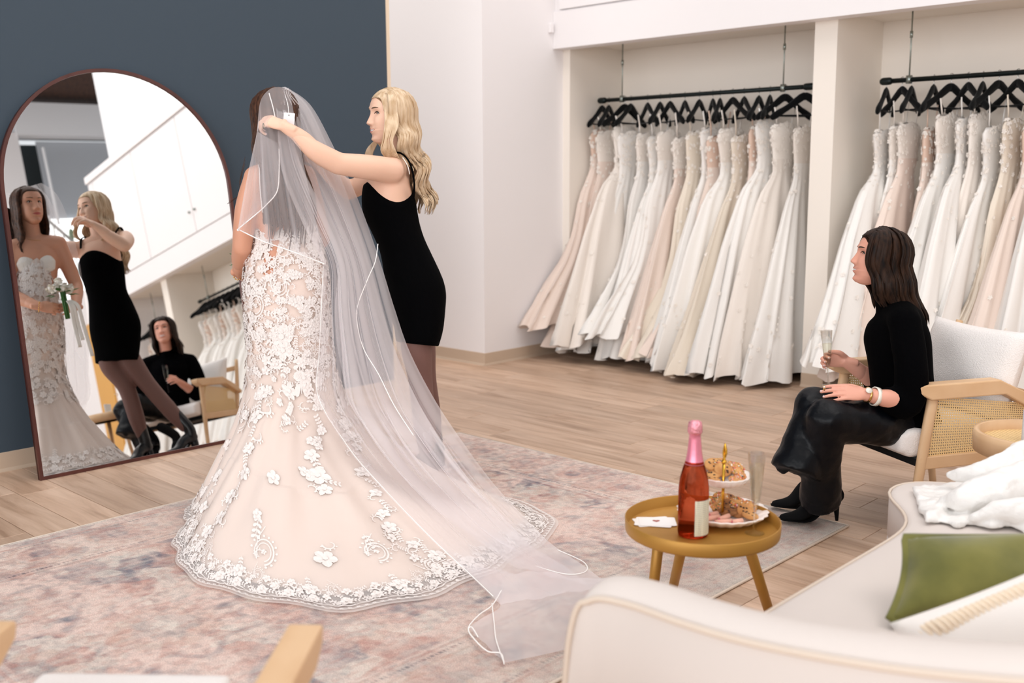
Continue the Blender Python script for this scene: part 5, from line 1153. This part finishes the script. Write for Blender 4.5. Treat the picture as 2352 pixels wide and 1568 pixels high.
trim(bot,60); trim(T2,80)
trim([at(548,525,4.05),at(545,528,4.05),at(548,530,4.05)],6)
# veil pooled on the rug towards the sofa
La=[gz(1060,1300,.04),gz(1110,1345,.026),gz(1150,1388,.024),gz(1105,1420,.022),gz(1076,1442,.022)]; Ra=[gz(1400,1330,.03),gz(1400,1380,.03),gz(1380,1430,.025),gz(1340,1480,.022),gz(1160,1522,.022)]
sheet('veil_layer',La,Ra,90,50,[(0,0),(1,0)],([(12,16,1.),(30,36,.5)],[(0,.02),(.5,.015),(1,.004)]),m_('tulle_veil'),veil,seed=12,floorz=.020)
trim([gz(1152,1355,.03),gz(1130,1390,.026),gz(1100,1412,.026),gz(1076,1442,.026),gz(1090,1468,.026),gz(1120,1495,.026),gz(1150,1500,.026),gz(1158,1524,.026)],60,.0022)
trim([gz(1076,1442,.026),gz(1084,1440,.03),gz(1098,1462,.03)],20,.002); trim([gz(1130,1385,.03),gz(1135,1430,.028),gz(1140,1470,.028),gz(1158,1522,.028)],50,.0018)
trim([gz(1280,1262,.03),gz(1340,1290,.03),gz(1345,1312,.03),gz(1300,1318,.03),gz(1230,1300,.03)],50,.0018)
# comb gathers and price tag
mesh('comb_gather',join(*[tube(spline([at(618+6*k,214-1.5*k+.25*(k-4)**2,4.20),at(622+6*k,203+.5*(k-4)**2,4.24),at(628+5*k,212+.4*(k-4)**2,4.19),at(634+5*k+ (k-4)*3,240,4.16)],14),.0022,.0014,n=6) for k in range(9)]),m_('tulle_skirt'),veil,kind='stuff')
tg=at(652,258,4.13); tw=26*4.1/F; th_=42*4.1/F; tgp=[(0.002,0),(tw-.002,0),(tw,-.002),(tw,-th_),(0,-th_),(0,-.002)]
tgo=mesh('price_tag',prism(tgp,tg,RV*.99-UV*.08,UV*.99+RV*.08,D*.0012),m_('tag_paper'),veil,smooth=False); mesh('tag_hole',ball(at(663.5,264.5,4.098),.0022,10,6),m_('opening_dark'),tgo); mesh('tag_string',tube([at(663.5,263,4.099),at(661,240,4.12),at(654,216,4.16)],.0012,n=5,sm=8),m_('veil_trim'),tgo)
# ================= stylist
sroot=empty('person',(-3.45,3.0,0),0,'blonde stylist in a sleeveless black dress lifting the bride\'s veil','person')
hc=at(892,268,4.47); HD=head(hc,az(252)-Z3*.02,Z3,.955,.75,.0050)
P=lambda x,y,d:at(x,y,d); latS=unit(np.array([.875,-.485,0]))
torso=[(960,715,4.55,.150,.112),(955,670,4.55,.162,.118),(938,610,4.54,.135,.100),(922,560,4.53,.118,.090),(905,510,4.525,.125,.096),(893,465,4.52,.135,.104),(893,425,4.51,.140,.095),(900,395,4.50,.120,.078)]
lsS,rsS=P(899,392,4.37),P(915,388,4.67)
parts=[tube([P(a,b,c) for a,b,c,_,_ in torso],[t[3] for t in torso],[t[4] for t in torso],n=28,lat=latS,sm=30),
 rtube([lsS,P(908,385,4.52),rsS],[.054,.062,.050],n=16), rtube([P(908,392,4.51),P(908,360,4.50),P(906,320,4.485)],[.07,.050,.048],n=16)]
elS,wrS=P(778,376,4.20),P(655,290,4.09)
parts+= [rtube([lsS,P(845,384,4.28),elS],[.055,.052,.045],n=16), rtube([elS,P(722,345,4.14),wrS],[.046,.0405,.013],[.044,.038,.013],n=16)]
elS2,wrS2=P(802,438,4.75),P(722,368,4.62); parts+= [rtube([rsS,P(860,410,4.72),elS2],[.05,.048,.042],n=14), rtube([elS2,P(762,405,4.68),wrS2],[.042,.037,.014],n=14)]
h1,t1,_,n1=hand(wrS,unit(-RV*.95+UV*.30-D*.02),unit(UV*.62-D*.75+RV*.1),[.85,.95,1.0,1.05],1,thumb=.8,s=.93,spread=.05,el=elS); h2,t2,_,n2=hand(wrS2,unit(-RV*.7+UV*.35-D*.5),unit(UV*.7+D*.6),[.8]*4,-1,thumb=.8,s=.93,el=elS2)
e1=ear(hc,HD[3],1)
make_body(sroot,parts,[h1,h2],HD,'skin_blonde',[e1]); face_parts(sroot,hc,HD,'brow_brown'); nails(t1,n1,sroot)
kn=h1 and P(628,283,4.05); mesh('ring',tube([P(605,289,4.035)+np.array([0,0,0])+(UV*math.cos(a)*.010+D*math.sin(a)*.010) for a in np.linspace(0,2*PI,16)],.0014,n=6),m_('rod_steel'),sroot)
hs_=hair_build(sroot,hc,HD[3],'hair_blonde',.53,wave=.016,nl=85,front=1.22,vol=.018,back_pull=.03,seed=11,frontlen=.34,width=.011,shift=RV*.035); hs_['kind']='stuff'
# front locks: one behind the chin on the far side, others before the near shoulder
def lockp(pts,w,m,parent,name='hair_lock'): return mesh(name,tube(spline(pts,26),list(np.interp(np.linspace(0,1,26),[0,.2,.7,1],[.5*w,w,w*.8,.15*w])),list(np.interp(np.linspace(0,1,26),[0,.2,.7,1],[.25*w,.5*w,.4*w,.1*w])),n=7),m_(m),parent)
hl=[]
for k in range(9):
    o=k*1.6
    hl.append([P(866+o*.6,318,4.56),P(848+o,338,4.58),P(841+o,356,4.58),P(850+o,374,4.58),P(846+o*1.2,392,4.56)])
for k in range(12):
    o=k*2.2
    hl.append([P(888+o*.5,214,4.43),P(884+o,240,4.395),P(885+o*1.2,285,4.37),P(880+o+3*math.sin(k),322,4.355),P(876+o*1.3,346,4.36),P(890+o*1.2,368,4.40),P(905+o,392,4.46)])
mesh('hair_front_locks',join(*[tube(spline(q,24),list(np.interp(np.linspace(0,1,24),[0,.3,.7,1],[.001,.006,.006,.001])),list(np.interp(np.linspace(0,1,24),[0,.3,.7,1],[.001,.004,.003,.001])),n=6) for q in hl]),m_('hair_blonde'),hs_,kind='stuff')
# dress
dr_=[(958,790,4.55,.150,.085),(962,745,4.55,.158,.104),(958,700,4.55,.168,.120),(953,660,4.55,.168,.123),(936,605,4.54,.145,.107),(922,560,4.53,.127,.098),(905,510,4.525,.134,.104),(895,478,4.52,.143,.111),(890,452,4.515,.142,.108),(892,425,4.51,.141,.099),(897,405,4.505,.125,.085)]
DV,DF=remesh([tube([P(a,b,c) for a,b,c,_,_ in dr_],[t[3]+.004 for t in dr_],[t[4]+.003 for t in dr_],n=32,lat=latS,sm=34)],.007,3,lambda V:noisy(V,7,.004,5))
fS=az(241); cS=P(890,452,4.515); z0_=at(925,466,4.40)[2]
for q in DV:
    f_=(q-cS)@fS; zl_=z0_+6.*(f_+.02)**2
    if q[2]>zl_-.014:
        t_=min(1,(q[2]-zl_+.014)/.035); k_=1-.17*t_*t_*(3-2*t_); ax_=cS+(P(897,405,4.505)-cS)*((q[2]-cS[2])/(P(897,405,4.505)[2]-cS[2])); q[:2]=ax_[:2]+(q[:2]-ax_[:2])*k_
dress=mesh('black_dress',(DV,DF),m_('black_crepe'),sroot)
mesh('dress_strap',tube([P(950,455,4.44),P(951,415,4.385),P(940,372,4.38),P(915,350,4.40),P(880,362,4.40),P(850,400,4.42)],.009,.004,n=8,lat=latS,sm=24),m_('black_crepe'),dress)
mesh('dress_strap',tube([P(948,455,4.60),P(950,405,4.64),P(938,362,4.64),P(900,352,4.64),P(860,400,4.62)],.009,.004,n=8,lat=latS,sm=24),m_('black_crepe'),dress)
mesh('bra_strap',tube([P(941,400,4.372),P(936,380,4.366),P(925,362,4.37)],.004,.002,n=6,lat=latS,sm=8),m_('lace_ivory'),dress)
# legs in sheer tights, ankle boots
def ankle_boot(toe,dirv,knee,parent,L=.25,heel=.055,block=True,shaft=.20,m='boot_leather',name='ankle_boot',sh=.045):
    toe=np.array([toe[0],toe[1],.012]); d=unit(np.array([dirv[0],dirv[1],0])); s=np.cross(Z3,d); hl=toe-d*L; zf=.012
    an=hl+d*.055+Z3*(heel+.07)
    foot=[rtube([hl+d*.035+Z3*(heel+.035),hl+d*.10+Z3*(heel*.8+.035),toe-d*.09+Z3*.035,toe-d*.02+Z3*.022],[.032,.034,.040,.022],[.034,.034,.024,.014],n=16,lat=s),
      rtube([hl+d*.05+Z3*(heel+.03),an+Z3*.03,an+ (np.array(knee)-an)*(shaft/np.linalg.norm(np.array(knee)-an))],[.036,.037,sh],n=16),]
    o=mesh(name,remesh(foot,.006,3),m_(m),parent)
    hp=[hl+d*.03+Z3*(heel+.02),hl+d*.022+Z3*.001]; 
    mesh('heel',tube([hl+d*.035+Z3*(heel+.025),hl+d*.028+Z3*.013],[.028,.026] if block else [.016,.006],n=12 if not block else 8),m_(m),o)
    mesh('sole',tube([hl+d*.07+Z3*(heel*.9+.0),toe-d*.13+Z3*.018,toe-d*.05+Z3*.016,toe-d*.004+Z3*.018],[.022,.036,.036,.014],[.004]*4,n=12,lat=s,sm=12),m_(m),o)
    return an
knA=P(966,875,4.60); toeA=gz(1010,1119)+az(248)*.25; anA=ankle_boot(toeA,az(248),knA,sroot)
knB=P(975,868,4.74); toeB=(-3.64,3.06); anB=ankle_boot(toeB,az(262),knB,sroot)
Tg=remesh([rtube([P(955,745,4.50),P(957,800,4.51),knA,anA+(knA-anA)*.42,anA+(knA-anA)*.12],[.066,.068,.054,.050,.036],n=18,sm=24),rtube([P(960,745,4.60),P(966,800,4.65),knB,anB+(knB-anB)*.42,anB+(knB-anB)*.12],[.066,.068,.054,.050,.036],n=18,sm=24)],.008,4)
mesh('sheer_tights',Tg,m_('tights'),sroot)
# ================= seated woman
wroot=empty('person',(-1.75,4.05,0),0,'dark-haired woman in black sitting in the oak armchair, smiling and holding a flute','person')
hc=at(2014,592,4.20); HD=head(hc,az(216)+Z3*.13,Z3+D*.0,.955,.8,.0052); latW=unit(D*np.array([1,1,0])*-1); P=lambda x,y,d:at(x,y,d+.05)
lsW,rsW=P(2078,742,3.99),P(2056,738,4.32)
parts=[tube([P(2080,965,4.15),P(2072,900,4.15),P(2066,830,4.15),P(2062,770,4.15),P(2060,728,4.15)],[.16,.14,.145,.16,.13],[.12,.10,.105,.11,.085],n=24,lat=latW,sm=20),rtube([lsW,P(2062,728,4.15),rsW],[.055,.064,.052],n=14),rtube([P(2055,735,4.15),P(2042,690,4.15),P(2028,640,4.15)],[.065,.052,.050],n=14)]
elW,wrW=P(2080,925,3.93),P(1986,905,3.90); parts+= [rtube([lsW,P(2088,840,3.94),elW],[.052,.047,.042],n=14),rtube([elW,P(2035,915,3.90),wrW],[.042,.037,.013],[.04,.036,.013],n=14)]
elW2,wrW2=P(2030,895,4.38),P(1946,830,4.28); parts+= [rtube([rsW,P(2052,830,4.38),elW2],[.05,.046,.04],n=14),rtube([elW2,P(1990,862,4.33),wrW2],[.04,.036,.014],n=14)]
h1,t1,_,n1=hand(wrW,unit(-RV*.97+UV*.10-D*.06),unit(UV*.55-D*.80),[.22,.2,.2,.22],1,thumb=.3,s=.95,spread=.07,thumb_curl=.2,droop=.05,el=elW)
h2,t2,_,n2=hand(wrW2,unit(-RV*.85+UV*.12+D*.15),unit(D*.85+UV*.30),[.95,.9,.85,.8],-1,thumb=.35,s=.92,spread=.03,thumb_curl=.25,el=elW2)
make_body(wroot,parts,[h1,h2],HD,'skin_seated'); face_parts(wroot,hc,HD,'brow_dark'); nails(t1,n1,wroot); nails(t2,-n2,wroot)
hw_=hair_build(wroot,hc,HD[3],'hair_dark',.42,wave=.007,nl=80,front=.98,vol=.024,back_pull=.02,seed=21,frontlen=.33,width=.012,shift=RV*.05); hw_['kind']='stuff'
wt=remesh([tube([P(2082,990,4.15),P(2074,905,4.15),P(2066,830,4.15),P(2060,770,4.15),P(2060,730,4.15),P(2055,705,4.15)],[.175,.158,.158,.17,.14,.07],[.130,.118,.118,.120,.095,.065],n=28,lat=latW,sm=26),rtube([lsW,P(2062,726,4.15),rsW],[.066,.074,.062],n=14),rtube([P(2058,728,4.15),P(2046,694,4.15)],[.078,.060],n=14,sm=6),
 rtube([lsW,P(2092,840,3.93),elW+RV*.005,elW*.62+wrW*.38],[.064,.062,.058,.052],n=14),rtube([rsW,P(2052,830,4.38),elW2,elW2*.72+wrW2*.28],[.062,.058,.054,.048],n=14)],.009,4,lambda V:noisy(V,8,.007,2))
sw=mesh('black_sweater',wt,m_('black_knit'),wroot)
kA,kB=P(1868,935,4.02),P(1900,962,3.90)
tr_=remesh([rtube([P(2085,975,4.22),P(1975,960,4.13),kA],[.098,.094,.078],n=18),rtube([P(2078,975,4.07),P(1985,970,3.98),kB],[.085,.088,.078],n=18),rtube([P(2080,970,4.10),P(2080,968,4.23)],[.095,.095],n=14,sm=5),
 tube([kA,P(1858,985,3.99),P(1842,1040,3.98),P(1826,1085,3.97)],[.076,.080,.092,.104],[.07,.075,.085,.09],n=22,lat=Rh,sm=14),tube([kB,P(1890,1030,3.95),P(1886,1100,4.03),P(1884,1150,4.09)],[.078,.074,.080,.086],[.075,.072,.078,.084],n=22,lat=Rh,sm=14),rtube([P(1800,1078,3.97),P(1786,1072,3.97)],[.02,.012],n=8,sm=4)],.009,3,lambda V:noisy(noisy(V,9,.012,4),22,.004,1))
mesh('satin_trousers',tr_,m_('satin_navy'),wroot)
hA=gz(1938,1209); toeW=hA-Rh*.262+Dh*.02; anW=ankle_boot(toeW,toeW-hA,P(1898,960,3.95),wroot,L=.262,heel=.085,block=False,shaft=.15,m='suede_black',name='heeled_boot',sh=.04)
tB=gz(1768,1174); ankle_boot(tB,-Rh+Dh*.1,P(1850,960,4.05),wroot,L=.25,heel=.08,block=False,shaft=.15,m='suede_black',name='heeled_boot',sh=.04)
# watch, cuff bracelet, ring
def band(c,ax,r,w,t_,m,name,seg=24):
    ax=unit(ax); a=unit(np.cross(ax,(.2,.3,1))); b=np.cross(ax,a); R=[]
    for s_,rr in ((-w,r),(-w,r+t_),(w,r+t_),(w,r)): R.append([c+ax*s_+(a*math.cos(q)+b*math.sin(q)*.92)*rr for q in np.arange(seg)*2*PI/seg])
    R.append(R[0]); return mesh(name,rings(np.array(R),cap=False),m_(m),wroot)
axw=unit(elW-wrW); band(wrW+axw*.012,axw,.030,.004,.003,'gold','watch_strap'); wf_=mesh('watch_face',xf(lathe([(0,0),(.0125,0),(.0125,.005),(0,.0055)],20),mtx=np.array([np.cross(unit(-D*.8+UV*.6),RV),RV,unit(-D*.8+UV*.6)]).T,t=wrW+axw*.010+unit(-D*.8+UV*.6)*.026),m_('pearl'),wroot)
band(wrW+axw*.045,axw,.036,.008,.004,'pearl','cuff_bracelet')
mesh('ring',tube([P(1893,890.5,3.862)+(UV*math.cos(a)+D*math.sin(a))*.0095 for a in np.linspace(0,2*PI,18)],.0018,n=6),m_('gold'),wroot); mesh('ring_stone',ball(P(1893,888.5,3.85),.004,8,6),m_('pearl'),wroot)
q=P(1903,884,4.235); up_=unit(P(1898,757,4.215)-q); flute(q[0],q[1],q[2],(math.atan2(-up_[1],up_[2]),math.atan2(up_[0],up_[2]),0),'half-full champagne flute held in the seated woman\'s hand',fill=.62)
